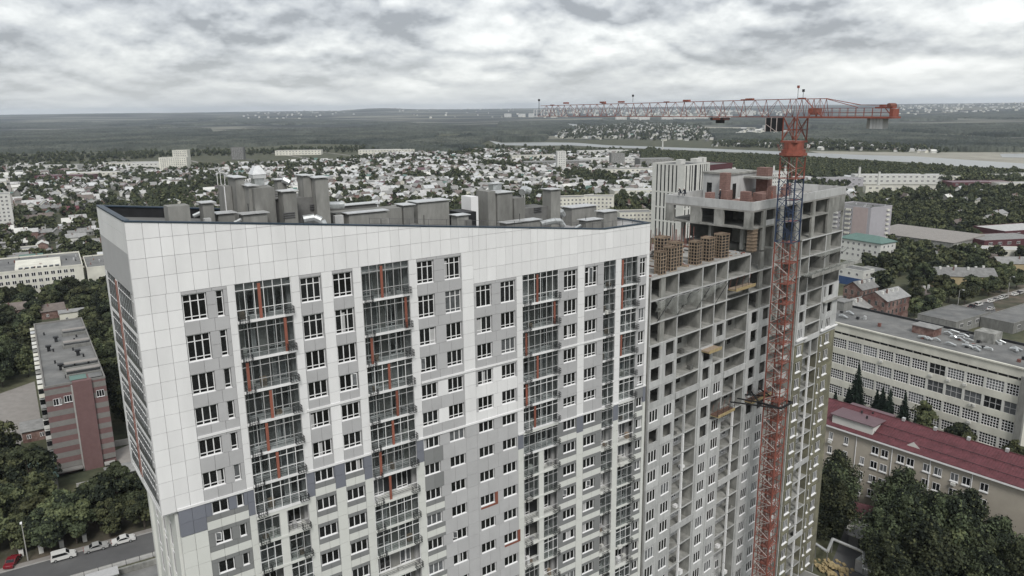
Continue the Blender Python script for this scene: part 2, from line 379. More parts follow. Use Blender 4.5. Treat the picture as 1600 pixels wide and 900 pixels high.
for a, b_, wins in STR:
    first = 0 if a < 31 else 1
    prev = 72.09 if first == 0 else 68.74
    for r in range(first, len(ZT)):
        zt, h = ZT[r], ZH[r]
        if zt < zcut(a) - 3: break
        zb = zt - h
        # strip cells between openings on this row
        x = a
        cream = (a < 24.6 and r > 6) or (24.6 < a < 26 and r > 8) or (a > 42 and r > 7)
        for (w0, w1, n) in wins:
            w0q, w1q, nq = w0, w1, n
            if a == 3.4 and r > 5 and n == 3: w0q, w1q, nq = 3.93, 5.36, 2
            if w0q - x > .02: cell(x, w0q, zb, zt, colour((x + w0q) / 2, (zt + zb) / 2, 'w'))
            x = w1q
            if not vis(WT, w0, 0, zt): continue
            typ = 'tall' if r == 0 or (r == 1 and a not in (31.14,)) else ('top' if r == 1 else ('bot' if r < 6 else 'plain'))
            if a > 42 and r in (6, 7): typ = 'bot' if r == 6 else 'plain'
            add_window(wt, w0q + .03, .17, zb + .03, w1q - w0q - .06, h - .06, typ, nq)
            if (w0, r) in frames_orange:
                o = MB(); o.box(w1q + .01, w1q + .34, -.03, .12, zb - .02, zt, 'accent'); o.box(w0q - .0, w1q + .34, -.03, .12, zb - .26, zb - .03, 'accent')
                o.build('accent_panel', wt)
            # black sheet behind the frame, painted shade for the unlit room
            link('shade_sheet', box_mesh('shade_sheet', w1q - w0q, .02, h, 'black_steel'), wt, (w0q, 1.2, zb))
        if b_ - x > .02: cell(x, b_, zb, zt, colour((x + b_) / 2, (zt + zb) / 2, 'w'))
        # the band above this row
        hb = prev - zt
        if hb > .02:
            for (q0, q1) in ([(a, b_)] if not (a in (24.68,)) else [(24.68, 26.9), (26.9, 29.75)]):
                if cream and (a != 24.68 or q0 < 25):
                    lo_, hi_ = zt + .36, prev - .52
                    cell(q0, q1, zt, lo_, 'charcoal_panel'); cell(q0, q1, lo_, hi_, 'cream_panel'); cell(q0, q1, hi_, prev, 'charcoal_panel')
                else:
                    for (c0, c1) in ((prev, 53.75), (53.75, zt)) if prev > 53.75 > zt + .1 else ((prev, zt),):
                        cell(q0, q1, c1, c0, colour((q0 + q1) / 2, (c0 + c1) / 2, 'w'))
        prev = zb
# the plain zone over the top windows: a grid cut by the sloping coping
zlev = [72.09, 73.6, 75.1, 76.6, 79]
zlev2 = [68.74, 70.2] + zlev
slant = []
xs = [0]
while xs[-1] < LEN - .3: xs.append(min(LEN, xs[-1] + (1.18 if len(xs) % 3 else .92)))
for x0, x1 in zip(xs, xs[1:]):
    if x0 < 31.14 < x1: x1_, parts_ = x1, [(x0, 31.14, zlev), (31.14, x1, zlev2)]
    else: parts_ = [(x0, x1, zlev if x1 <= 31.14 else zlev2)]
    for (u0, u1, zl) in parts_:
        if u1 - u0 < .1: continue
        for z0, z1 in zip(zl, zl[1:]):
            t0, t1 = top_at(u0) - .12, top_at(u1) - .12
            if min(t0, t1) <= z0 + .1: 
                if max(t0, t1) > z0 + .1: slant.append([(u0, z0), (u1, z0), (u1, max(t1, z0 + .02)), (u0, max(t0, z0 + .02))])
                break
            if t0 < z1 or t1 < z1: slant.append([(u0, z0), (u1, z0), (u1, min(t1, z1)), (u0, min(t0, z1))])
            else: cells.append((u0, u1, z0, z1, 'white_panel'))
G = .012
def seen(c):
    s_, z_ = (c[0] + c[1]) / 2, (c[2] + c[3]) / 2; u, v, d = WT.px(s_, 0, z_)
    return (c[1] - c[0]) * (c[3] - c[2]) / d ** 2 if v < 915 else 0
cells.sort(key=seen, reverse=True)
rest = MB(); npan = 0
for pl in slant:
    c = [(p[0] + (G if i in (0, 3) else -G), p[1] + (G if i < 2 else -.0)) for i, p in enumerate(pl)]
    MB().slab(c, 0, .35, 'white_panel').build('panel', wt); npan += 1
for c in cells:
    dx, dz = c[1] - c[0] - 2 * G, c[3] - c[2] - 2 * G
    if dx <= .02 or dz <= .02: continue
    if npan < 296: link('panel', box_mesh('panel', dx, .35, dz, c[4]), wt, (c[0] + G, rnd.uniform(-.012, .004), c[2] + G)); npan += 1
    else: rest.box(c[0] + G, c[1] - G, 0, .35, c[2] + G, c[3] - G, c[4])
rest.build('panel_field', wt, kind='stuff')
bk = MB()   # grey backing behind the joints, in the stretches between the loggias
xs_ = [0.04] + [q for b_ in BALC for q in b_[:2]] + [LEN - .02]
for i in range(0, len(xs_), 2):
    a, b_ = xs_[i], xs_[i + 1]
    tz = min(top_at(a), top_at(b_)) - .6
    for (w0, w1) in [(a, b_)]:
        bk.box(max(a, .04), b_, 1.22, 1.62, 53.62, tz, 'frame_grey')
        if b_ > 1.3: bk.box(max(a, 1.27), b_, 1.22, 1.62, 0, 53.6, 'frame_grey')
bk2 = MB()
for c in cells: bk2.box(c[0] + .002, c[1] - .002, .31, .345, c[2] + .002, c[3] - .002, 'grey_panel')
for pl in slant: bk2.slab([(p[0], p[1]) for p in pl], .31, .345, 'grey_panel')
bk2.build('backing_sheet', wt, kind='stuff'); bk.build('inner_wall', wt)
# ledges
for s0, s1, z in ((1.2, 7.5, 53.6), (12.4, 18.9, 53.6), (23.9, 37.3, 53.6), (3.42, 6.93, 59.5), (12.9, 18.2, 59.5), (24.7, 36.5, 59.5), (42.32, 49.0, 59.5), (36.6, 37.28, 50.7), (42.32, 54.5, 50.7), (54.5, LEN, 51.95)):
    MB().box(s0, s1, -.07, .02, z, z + .2, 'white_panel').build('ledge', wt)
# coping and the inside of the parapet
cpg = MB()
def rim(p, q, w_=.42):
    "sloping coping bar along the roof edge, centred on the edge"
    (x0, y0), (x1, y1) = p, q
    z0, z1 = top_at(x0), top_at(x1)
    d = Vector((x1 - x0, y1 - y0, 0)).normalized() * .001; n_ = Vector((-d.y, d.x, 0)).normalized() * w_
    o = len(cpg.v)
    pts = [(x0 - n_.x * .12, y0 - n_.y * .12, z0), (x1 - n_.x * .12, y1 - n_.y * .12, z1), (x1 + n_.x, y1 + n_.y, z1), (x0 + n_.x, y0 + n_.y, z0)]
    cpg.v += [(a, b_, c - .12) for a, b_, c in pts] + [(a, b_, c) for a, b_, c in pts]
    cpg.f += [tuple(o + i for i in q_) for q_ in ((3, 2, 1, 0), (4, 5, 6, 7), (0, 1, 5, 4), (1, 2, 6, 5), (2, 3, 7, 6), (3, 0, 4, 7))]; cpg.m += [cpg.mi('coping')] * 6
rim((0, 0), (49, 0)); rim((49, 0), (LEN, 0)); rim((LEN, .4), (LEN, DEP - .4)); rim((LEN, DEP), (49, DEP)); rim((49, DEP), (0, DEP)); rim((0, DEP - .4), (0, .4))
cpg.build('coping', wt)
pw = MB()
def pwall(p, q, m, y_in=.3):
    (x0, y0), (x1, y1) = p, q
    d = Vector((x1 - x0, y1 - y0, 0)).normalized(); n_ = Vector((-d.y, d.x, 0)) * y_in
    z0, z1 = top_at(x0) - .13, top_at(x1) - .13; b0, b1 = z0 - 1.6, z1 - 1.6
    o = len(pw.v); pts = [(x0, y0), (x1, y1), (x1 + n_.x, y1 + n_.y), (x0 + n_.x, y0 + n_.y)]
    pw.v += [(a, b_, (b0, b1, b1, b0)[i]) for i, (a, b_) in enumerate(pts)] + [(a, b_, (z0, z1, z1, z0)[i]) for i, (a, b_) in enumerate(pts)]
    pw.f += [tuple(o + i for i in q_) for q_ in ((3, 2, 1, 0), (4, 5, 6, 7), (0, 1, 5, 4), (1, 2, 6, 5), (2, 3, 7, 6), (3, 0, 4, 7))]
    pw.m += [pw.mi(m)] * 6
pwall((.36, .36), (49, .36), 'rail_grey', .05); pwall((49, .36), (LEN - .36, .36), 'rail_grey', .05)
pwall((LEN - .01, .36), (LEN - .01, DEP - .02), 'white_panel'); pwall((LEN - .3, DEP), (49, DEP), 'black_steel'); pwall((49, DEP), (.3, DEP), 'black_steel'); 
pw.box(.285, .30, .4, DEP - .4, 77.0, 77.85, 'coping'); pw.build('parapet', wt)

# left end of the overhanging upper volume: two stacks of glazed loggias, a pillar and a red strip
lf = MB()
def yz(y0, y1, z0, z1, x0, x1, m): lf.box(x0, x1, y0, y1, z0, z1, m)
yz(0.36, DEP - .01, 75.5, 76.95, 0, 1.2, 'white_panel')
lf.prism([(0, .36), (.28, .36), (.28, DEP - .01), (0, DEP - .01)], 76.97, [78.0, 77.88, 77.88, 78.0], 'white_panel')
yz(.36, DEP - .01, 72.3, 75.48, .01, 1.2, 'grey_panel')
yz(.36, .5, 53.6, 72.28, 0, 1.2, 'white_panel'); yz(7.15, 7.95, 53.6, 72.28, 0, 1.2, 'white_panel'); yz(12.2, DEP - .01, 53.6, 72.28, 0, 1.2, 'white_panel')
lf.build('end_wall', wt)
lfr = MB(); lfr.box(-.05, .0, 7.78, 7.95, 54.2, 72.2, 'accent'); lfr.box(-.05, 0, 7.15, 7.3, 54.2, 72.2, 'accent'); lfr.build('accent_panel', wt)
zz = [72.3] + [ZT[i] + .27 for i in range(1, 7)]
for k, (zt, zb) in enumerate(zip(zz, zz[1:])):
    for y0, y1 in ((.5, 7.15), (7.95, 12.2)):
        g = MB(); g.box(.0, 1.2, y0, y1, zb, zb + .32, 'white_panel'); g.build('balcony_slab', wt)
        g = MB()
        n = round((y1 - y0) / .85)
        for i in range(n + 1): y = y0 + (y1 - y0) * i / n; g.box(.05, .10, y - .025, y + .025, zb + .32, zt, 'rail_grey')
        for z in (zb + 1.35, zt - .7): g.box(.04, .09, y0, y1, z, z + .045, 'frame_white')
        gz = g.build('balcony_glazing', wt)
        MB().box(.11, .125, y0, y1, zb + .33, zt - .01, 'balcony_glass').build('pane', gz)
        MB().box(.02, .045, y0 + .02, y1 - .02, zb + .33, zb + .80, 'curtain_glass').build('screen', gz)
    MB().box(1.15, 1.2, .5, 12.2, zb + .3, zt, 'stucco_dark').build('inner_wall', wt)
MB().box(0.0, 1.24, .36, DEP - .01, 53.3, 53.59, 'white_panel').build('soffit', wt)
# narrow side windows of the lower body, stacked pairs
for y0, y1 in ((2.4, 4.05), (5.1, 7.0), (8.3, 10.2)):
    for r in range(7, len(ZT)):
        z = ZT[r]
        if not vis(WT, 1.25, 3, z): continue
        g = MB(); g.box(1.13, 1.19, y0, y1, z - 1.95, z - 1.87, 'frame_white'); g.box(1.13, 1.19, y0, y1, z + .3, z + .38, 'frame_white')
        for q in (0, .5, 1): y = y0 + (y1 - y0 - .07) * q; g.box(1.13, 1.19, y, y + .07, z - 1.86, z + .29, 'frame_white')
        g = g.build('window', wt); MB().box(1.195, 1.22, y0, y1, z - 1.9, z + .3, 'glass').build('pane', g)
# white / charcoal vertical strips on the lower end wall
g = MB()
for y0, y1, m_ in ((.36, 2.4, 'cream_panel'), (4.05, 5.1, 'cream_panel'), (7.0, 8.3, 'cream_panel'), (12.3, DEP, 'cream_panel')): g.box(1.0, 1.249, y0, y1, 10, 53.28, m_)
g.build('pilaster', wt)

# loggias of the front
def cage(n_=4, w_=.75):
    def mk():
        a = MB()
        for z in (0, .28, .56):
            a.bar((0, 0, z), (w_, 0, z), .022, 'black_steel'); a.bar((0, 0, z), (0, .5, z), .022, 'black_steel'); a.bar((w_, 0, z), (w_, .5, z), .022, 'black_steel')
        for i in range(n_ + 1): a.bar((w_ * i / n_, 0, 0), (w_ * i / n_, 0, .56), .018, 'black_steel')
        for i in range(3): a.bar((0, .16 * i, 0), (0, .16 * i, .56), .018, 'black_steel'); a.bar((w_, .16 * i, 0), (w_, .16 * i, .56), .018, 'black_steel')
        for i in range(4): a.bar((w_ * i / 3, 0, 0), (w_ * i / 3, .5, 0), .02, 'black_steel')
        return a.mesh('cooler_cage')
    return cached(('cage', w_), mk)
ORA = {0: [1.9, 3.9, .35, 2.1, 1.5, 2.2, None], 1: [1.9, 4.3, .55, 2.2, 2.9, 2.3, .8, 1.7], 2: [1.9, 4.3, .35, 1.9, .35, 1.5, None], 3: [], 4: [.12, .12, None, .12, None, None]}
for bi, (s0, s1, first) in enumerate(BALC):
    tops = [(72.09 if first == 0 else 68.74)] + [z + .27 for z in ZT[first + 1:]]
    for k in range(len(tops) - 1):
        zt, zb = tops[k], tops[k + 1]
        if not vis(WT, s0, 0, zt): break
        row = first + k; W_ = s1 - s0
        cream = row > (6 if bi < 2 else 7)
        edge = 'white_panel' if not cream else 'cream_panel'
        a_ = MB().box(s0 + .004, s1 - .004, -.07, 1.58, zb - .05, zb + .16, edge)
        if row == 6 and bi in (0, 2, 3, 4): a_.box(s0 + .004, s1 - .004, -.03, .12, zb - .35, zb - .024, 'cream_panel')
        a_.build('balcony_slab', wt)
        # back wall with openings
        bw = MB(); bwm = rnd.choice(['stucco', 'stucco_dark', 'concrete_dark', 'concrete_dark', 'stucco', 'frame_grey', 'black_steel'])
        bw.box(s0 + .01, s1 - .01, 1.5, 1.58, zb + .17, zt - .03, bwm); bw.build('inner_wall', wt)
        split = bi in (0, 2) and cream
        spans = [(s0, s1)]
        if split:
            mid = s0 + W_ * .5; MB().box(mid - .33, mid + .33, -.01, .4, zb + .163, zt - .025, 'cream_panel').build('pillar', wt); spans = [(s0, mid - .33), (mid + .33, s1)]
        for (u0, u1) in spans:
            ww = u1 - u0
            # inner windows: a door and a window
            nd = 1 if ww < 2.6 else 2
            for j in range(nd):
                x = u0 + ww * (j + .5) / nd - .55 + rnd.uniform(-.25, .25) * (nd > 1); x = max(u0 + .05, min(u1 - 1.3, x))
                hh = zt - zb - .65
                add_window(wt, x, 1.40, zb + .18, 1.25 if ww > 1.6 else 1.0, hh, 'bot', 2, light=.35)
            # front glazing grid
            g = MB(); n = max(2, round(ww / .8)); fr_ = 'frame_grey' if rnd.random() < .65 else 'frame_white'
            bare = cream and rnd.random() < .38
            for i in range(n + 1):
                x = u0 + ww * i / n
                if bare and 0 < i < n: continue
                x = min(max(x, u0 + .03), u1 - .03)
                g.box(x - .028, x + .028, .04, .10, zb + .163, zt - .03, fr_)
            for z in (zb + 1.05,) + (() if bare else (zt - .62,)): g.box(u0, u1, .035, .095, z, z + .05, fr_)
            gz = g.build('balcony_glazing', wt)
            if not bare: MB().box(u0 + .01, u1 - .01, .065, .075, zb + .17, zt - .04, 'balcony_glass').build('pane', gz)
            rl = MB()
            for z in (.30, .48, .66, .84): rl.bar((u0, .16, zb + .16 + z), (u1, .16, zb + .16 + z), .018, 'rail_grey')
            rl.build('railing', wt)
            for _q in range(rnd.choice([0, 1, 1, 2])):
                jx = rnd.uniform(u0 + .2, u1 - .6); MB().box(jx, jx + rnd.uniform(.3, .6), .5, .9, zb + .165, zb + rnd.uniform(.4, 1.1), rnd.choice(['white_panel', 'wood', 'frame_grey', 'white_wall'])).build('stored_box', wt)
        lst = ORA[bi]
        if k < len(lst) and lst[k] is not None:
            x = s0 + lst[k]; MB().box(x, x + .25, -.02, .05, zb + .165, zt - .16, 'accent').build('accent_panel', wt)
        # the black baskets for cooler units hang off both ends
        big = rnd.random() < .5
        if bi != 4: link('cooler_cage', cage(), wt, (s0 + (.12 if bi != 3 else .45), -.52, zb + (.02 if not cream else .12)))
        if bi != 3: link('cooler_cage', cage(), wt, (s1 - .80, -.52, zb + .30))
        if rnd.random() < .12: MB().box(s0 + .2, s0 + .85, -.42, -.1, zb + .08, zb + .5, 'white_wall').build('cooler_unit', wt)
reserve(WT, -2, LEN + 2, -3, DEP + 2)

# ---------------------------------------------------------------- plant on its roof, every shaft a part of the tower
def roofz(s): return 77.1 - .112 * s if s < 49 else 71.62
def shaft(s0, s1, b0, b1, zt, m='stucco', cap=None, name='roof_shaft', over=.18):
    o = MB().box(s0, s1, b0, b1, roofz(s1) - .4, zt, m).build(name, wt)
    if cap: MB().box(s0 - over, s1 + over, b0 - over, b1 + over, zt + .10, zt + .17, cap).box(s0 + .1, s0 + .2, b0 + .1, b0 + .2, zt - .01, zt + .1, 'rail_grey').box(s1 - .2, s1 - .1, b1 - .2, b1 - .1, zt - .01, zt + .1, 'rail_grey').build('cap', o)
    return o
shaft(4.0, 5.7, 4, 5.6, 78.45); shaft(6.75, 7.65, 4, 5.2, 78.40, cap='tin')
shaft(8.0, 9.4, 4.3, 5.6, 77.35, cap='tin'); shaft(9.9, 12.0, 3.6, 4.8, 77.2, cap='tin')
shaft(10.5, 11.3, 7, 9.3, 80.1, 'stucco', 'tin'); o = shaft(9.75, 10.45, 8.2, 10, 79.4, 'stucco')
shaft(11.45, 13.3, 5.0, 7.3, 79.35); shaft(11.2, 11.9, 5.6, 7.9, 79.42, cap='tin')
h = MB().box(12.35, 13.25, 7.4, 8.4, 79, 80.0, 'galv'); h.box(12.2, 13.4, 7.25, 8.55, 80.02, 80.35, 'tin')
h.v += [(12.15, 7.2, 80.37), (13.45, 7.2, 80.37), (13.45, 8.6, 80.37), (12.15, 8.6, 80.37), (12.55, 7.6, 81.1), (13.05, 7.6, 81.1), (13.05, 8.2, 81.1), (12.55, 8.2, 81.1)]
o_ = len(h.v) - 8
for q in ((4, 5, 6, 7), (0, 1, 5, 4), (1, 2, 6, 5), (2, 3, 7, 6), (3, 0, 4, 7)): h.f.append(tuple(o_ + i for i in q)); h.m.append(h.mi('tin'))
h.build('vent_hood', wt)
shaft(13.75, 15.0, 4.2, 5.5, 78.85, cap='tin'); shaft(15.0, 15.9, 9, 10, 79.5, cap='tin')
shaft(13.2, 18.2, 6.4, 10.5, 78.05, 'stucco_dark'); shaft(17.4, 18.7, 5.6, 7.2, 79.75, cap='tin'); shaft(16.6, 17.35, 6.5, 8, 79.95, cap='tin', m='stucco')
shaft(20.2, 27.5, 7.8, 10, 76.05, 'stucco'); shaft(21.0, 25.2, 6.6, 7.7, 75.95, cap='tin'); shaft(19.6, 26, 10.4, 11.6, 76.3, 'stucco_dark', 'tin')
shaft(27.6, 28.8, 7.6, 9.2, 76.15, cap='tin'); shaft(29.5, 33.4, 8, 10, 76.25, cap='tin'); shaft(31.9, 33.3, 4, 5.2, 75.05, cap='tin')
shaft(33.9, 35.6, 6, 9, 75.1, 'black_steel'); 
shaft(36.0, 36.95, 7.6, 9.6, 76.5, 'white_panel'); shaft(37.9, 38.9, 7, 9.4, 77.0); shaft(39.0, 41.1, 6.8, 9.2, 76.65, cap='tin'); shaft(41.2, 42.7, 6.6, 8.4, 76.0); shaft(40.4, 41.6, 9.6, 10.6, 77.4, 'galv', 'tin')
shaft(43.0, 46.6, 7.2, 10, 74.65, 'stucco_dark'); shaft(46.55, 48.0, 6.6, 8.2, 76.5, cap='tin'); shaft(37.2, 41.8, 2.6, 3.9, 73.9, cap='tin')
shaft(51.5, 55.6, 8.6, 10.6, 73.75, cap='tin'); shaft(53.2, 55.4, 4.6, 6.0, 73.5, cap='tin'); shaft(48.8, 51.2, 2.9, 4.2, 73.05, cap='tin'); shaft(44.2, 45.6, 10.8, 11.8, 75.6, 'black_steel')
rs_ = random.Random(9)
for i in range(34):
    s_ = rs_.uniform(6, 54); b_ = rs_.uniform(2.6, 11.5); z_ = roofz(s_); k_ = rs_.random()
    if k_ < .4: MB().box(s_, s_ + rs_.uniform(.3, .9), b_, b_ + .5, z_ - .1, z_ + rs_.uniform(.4, 1.3), rs_.choice(['stucco_dark', 'galv', 'concrete_panel', 'stucco'])).build('roof_vent', wt)
    elif k_ < .7: MB().bar((s_, b_, z_ - .1), (s_, b_, z_ + rs_.uniform(1, 2.6)), .035, 'black_steel', 5).build('roof_pole', wt)
    else: MB().tube([(s_, b_, z_ + .5), (s_ + .8, b_, z_ + .8), (s_ + 1.5, b_ + .4, z_ + .5)], .18, 'galv', 8).build('air_duct', wt)
def duct(pts, r=.38, name='air_duct'): MB().tube(pts, r, 'galv', 10).build(name, wt)
duct([(15.6, 4.6, 76.2), (16.6, 4.4, 76.3), (17.1, 4.1, 76.0), (17.3, 3.9, 75.4)], .42); duct([(18.7, 7.6, 77.0), (20.4, 7.5, 76.9), (20.9, 7.4, 76.9)], .36)
duct([(42.6, 3.6, 73.3), (44.4, 3.4, 73.5), (45.2, 3.3, 73.4), (45.6, 3.2, 72.8)], .36); duct([(16.0, 8.4, 79.3), (15.6, 8.8, 79.6), (16.2, 9.4, 79.3)], .3)
duct([(49.2, 7.4, 73.3), (48.7, 7.3, 73.9)], .3); duct([(42.6, 7, 76.6), (43.2, 7.4, 76.9), (43.9, 7.2, 76.6)], .42)
for s_, b_, z_ in ((13.6, 4.1, 76.6), (17.0, 6.2, 76.9), (13.4, 6.2, 78.1), (44.4, 7.0, 74.2)):
    g = MB()
    for q in range(3): g.box(s_, s_ + 1.1, b_, b_ + .12, z_ + q * .2, z_ + q * .2 + .06, 'rail_grey')
    g.build('louvre', wt)
g = MB()
for s_ in np.arange(21, 48, 2.1):
    z0 = roofz(s_); g.bar((s_, 2.0, z0), (s_, 2.0, z0 + 1.05 + .4), .025, 'rail_grey')
    z1 = roofz(s_ + 2.1)
    for hh in (.9, 1.4): g.bar((s_, 2.0, z0 + hh), (s_ + 2.1, 2.0, z1 + hh), .02, 'rail_grey')
for s_ in np.arange(49, 55.5, 1.6):
    g.bar((s_, 2.0, 71.6), (s_, 2.0, 73.0), .025, 'rail_grey'); g.bar((s_, 2.0, 72.9), (min(s_ + 1.6, 55.6), 2.0, 72.9), .02, 'rail_grey')
g.build('roof_railing', wt)
g = MB()
for s_ in (9.8, 10.1, 10.45): g.bar((s_, 10.1, 79), (s_, 10.1, 80.5), .03, 'frame_white')
g.bar((9.8, 10.1, 80.5), (10.45, 10.1, 80.5), .03, 'frame_white'); g.bar((9.8, 8.1, 76), (9.8, 8.1, 79.4), .05, 'frame_white'); g.build('ladder', wt)
g = MB()
for s_ in (45.0, 45.4): g.bar((s_, 10.2, 74.5), (s_, 10.2, 77.2), .03, 'frame_white')
for z_ in np.arange(74.8, 77.2, .4): g.bar((45.0, 10.2, z_), (45.4, 10.2, z_), .02, 'frame_white')
g.build('ladder', wt)

# ================================================================ the unfinished block behind the crane
BT = FR(17.3947, 92.3765, 47.35)
bb = empty('unfinished_building', 17.3947, 92.3765, 0, 47.35, 'unfinished concrete block with open bays and grey panels right of the white tower', 'building under construction')
reserve(BT, -2, 56, -9, 18)
SL = [65.3, 62.4, 59.45, 56.5]
while SL[-1] > 2.5: SL.append(SL[-1] - 2.865)
def bvis(s, z, lim=945): return BT.px(s, 0, z)[1] < lim
g = MB(); g.box(-.3, 29.6, 9.0, 15.0, 0, 65.0, 'concrete_dark'); g.box(29.62, 38.4, 2.4, 15, 0, 65.02, 'concrete'); g.box(38.42, 52.7, 7.6, 9, 0, 65.0, 'concrete_dark')  # dark concrete puts the shade of the deep bays into the colour
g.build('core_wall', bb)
MB().box(-.3, 23.1, -.02, 15.1, 65.02, 65.3, 'roof_deck').box(-.3, 23.1, -.07, -.021, 65.02, 65.29, 'concrete_panel').build('floor_slab', bb)  # lighter front lip: light on the deck edge put into the colour
for k, z in enumerate(SL):
    if k and bvis(0, z): MB().box(-.3, 29.6, -.02, 9, z - .2, z, 'concrete').box(-.3, 29.6, -.07, -.021, z - .2, z - .005, 'concrete_panel').build('floor_slab', bb)  # front lip painted lighter than the slab, as if catching daylight
    if bvis(52, z): MB().box(38.4, 52.8, -.02, 7.6, z - .2, z, 'concrete').box(38.4, 52.8, -.07, -.021, z - .2, z - .005, 'concrete_panel').build('floor_slab', bb)  # right wing slabs get the same painted bright lip
    if k and bvis(34, z):
        MB().box(29.6, 38.4, -.02 if k < 3 else .9, 2.4, z - .2, z, 'concrete').build('floor_slab', bb)
        if k > 3: link('wall_panel', box_mesh('wall_panel', 1.9, .15, 1.1, 'concrete_panel'), bb, (29.7, .9, z)); link('wall_panel', box_mesh('wall_panel', 2.2, .15, 1.1, 'concrete_panel'), bb, (36.1, .9, z))
zlow = 4
for s in (-.3, 5.55, 11.05, 14.2, 17.25, 23.15, 29.5): MB().box(s, s + .2, .0, 8.98, 0, 65.01, 'concrete').box(s - .01, s + .21, -.03, -.001, 0, 65.0, 'concrete_panel').build('cross_wall', bb)  # lighter strip on the wall's front edge paints it lit against the bays
for s in (38.4, 41.3, 46.8, 52.6): MB().box(s, s + .2, .0, 7.58, 0, 65.01, 'concrete').box(s - .01, s + .21, -.03, -.001, 0, 65.0, 'concrete_panel').build('cross_wall', bb)  # same painted light edge on the right wing walls
MB().box(52.8, 52.82, -.0, 9, 0, 65.0, 'wool').build('end_wall', bb)
MB().box(-.32, -.3, 0, 15, 0, 65.0, 'concrete').build('end_wall', bb)
for s in (1.98, 26.1): MB().box(s, s + .95, .02, .35, 56.5, 65.0, 'concrete').build('pier', bb)
MB().box(7.0, 7.9, 2.2, 2.5, 56.5, 65.0, 'concrete').build('pier', bb)
for s in (30.2, 32.0, 36.4): MB().box(s, s + .5, .1, .45, 53.6, 65.0, 'concrete').build('pier', bb)
MB().box(46.98, 48.75, .03, .35, 59.5, 65.0, 'concrete').build('pier', bb)
# interior partitions of the open bays
for (s, b0, b1) in ((19.6, 3.0, 5.4), (8.6, 2.6, 5.4)): MB().box(s, s + .18, b0, b1, 50, 65, 'concrete').build('cross_wall', bb)
for k in range(0, 3):
    z1, z0 = SL[k] - .2, SL[k + 1]
    MB().box(20.6, 23.1, 3.2, 3.4, z0, z1, 'concrete').build('partition', bb)
def panel_hole(dx, z0, z1, w0, w1, h0, h1, m, th=.22):
    "a facade panel with its window opening, origin lower left"
    def mk():
        a = MB(); Z = z1 - z0
        a.box(0, dx, 0, th, 0, h0, m); a.box(0, dx, 0, th, h1, Z, m); a.box(0, w0, 0, th, h0, h1, m); a.box(w1, dx, 0, th, h0, h1, m)
        return a.mesh('wall_panel')
    return cached(('ph', round(dx, 2), round(z1 - z0, 2), w0, w1, h0, h1, m), mk)
#   bay: s0, s1, window from, window to, first row with a panel, rows left as dark openings, material below the cornice
BAYS = [(-.28, 2.48, .02, 1.9, 3, {3, 4, 5, 7}), (2.52, 5.56, 3.1, 4.97, 3, {3, 4, 5, 7}),
        (11.27, 14.22, 11.85, 13.62, 4, {4, 5, 7, 8}), (14.3, 17.27, 14.85, 16.68, 3, {3, 5, 7}),
        (23.37, 26.5, 24.18, 25.9, 3, {3, 4, 5, 6, 7, 8}), (26.54, 29.52, 27.4, 29.2, 3, {3, 4, 5, 6, 7, 8}),
        (38.62, 41.3, 39.05, 40.75, 3, {3, 4}), (47.0, 48.3, 47.3, 47.95, 3, {3, 4}), (48.34, 52.62, 48.9, 50.6, 3, {3, 4})]
for bi, (s0, s1, w0, w1, f, dark) in enumerate(BAYS):
    for k in range(f, len(SL) - 1):
        z1, z0 = SL[k], SL[k + 1]
        if not bvis(s0, z1): break
        if (bi == 3 and k in (4, 7)): 
            if k == 7: continue
            continue
        if k == 8 and bi in (4, 5): m = 'concrete_dark'
        m = 'concrete_panel'
        if bi >= 6: m = 'concrete_panel' if k < 6 else 'wool'
        hh = 1.85 if k in dark else 1.7
        ZZ = z1 - z0 - .03; h1 = ZZ - .24; h0 = h1 - hh
        y = -.23 if k % 1 == 0 else -.2
        o = link('wall_panel', panel_hole(round(s1 - s0, 2), z0, z1 - .03, round(w0 - s0, 2), round(w1 - s0, 2), round(h0, 2), round(h1, 2), m), bb, (s0, y, z0 + .015))
        if k not in dark:
            n = 1 if w1 - w0 < 1 else 3
            add_window(o, w0 - s0 + .02, .06, h0 + .02, w1 - w0 - .04, hh - .04, 'plain', n, fw=.085, light=.25, sub=False)
            link('pane', pane_mesh(w1 - w0 - .04, hh - .04, 'curtain_glass' if rnd.random() < .3 else 'glass'), o, (w0 - s0 + .05, .1, h0 + .05))
            if bi >= 6 and k >= 6: MB().box(w0 - s0 - .05, w1 - s0 + .05, -.14, -.005, h0 - .13, h0 - .02, 'frame_white').build('sill', o)
        else: pass
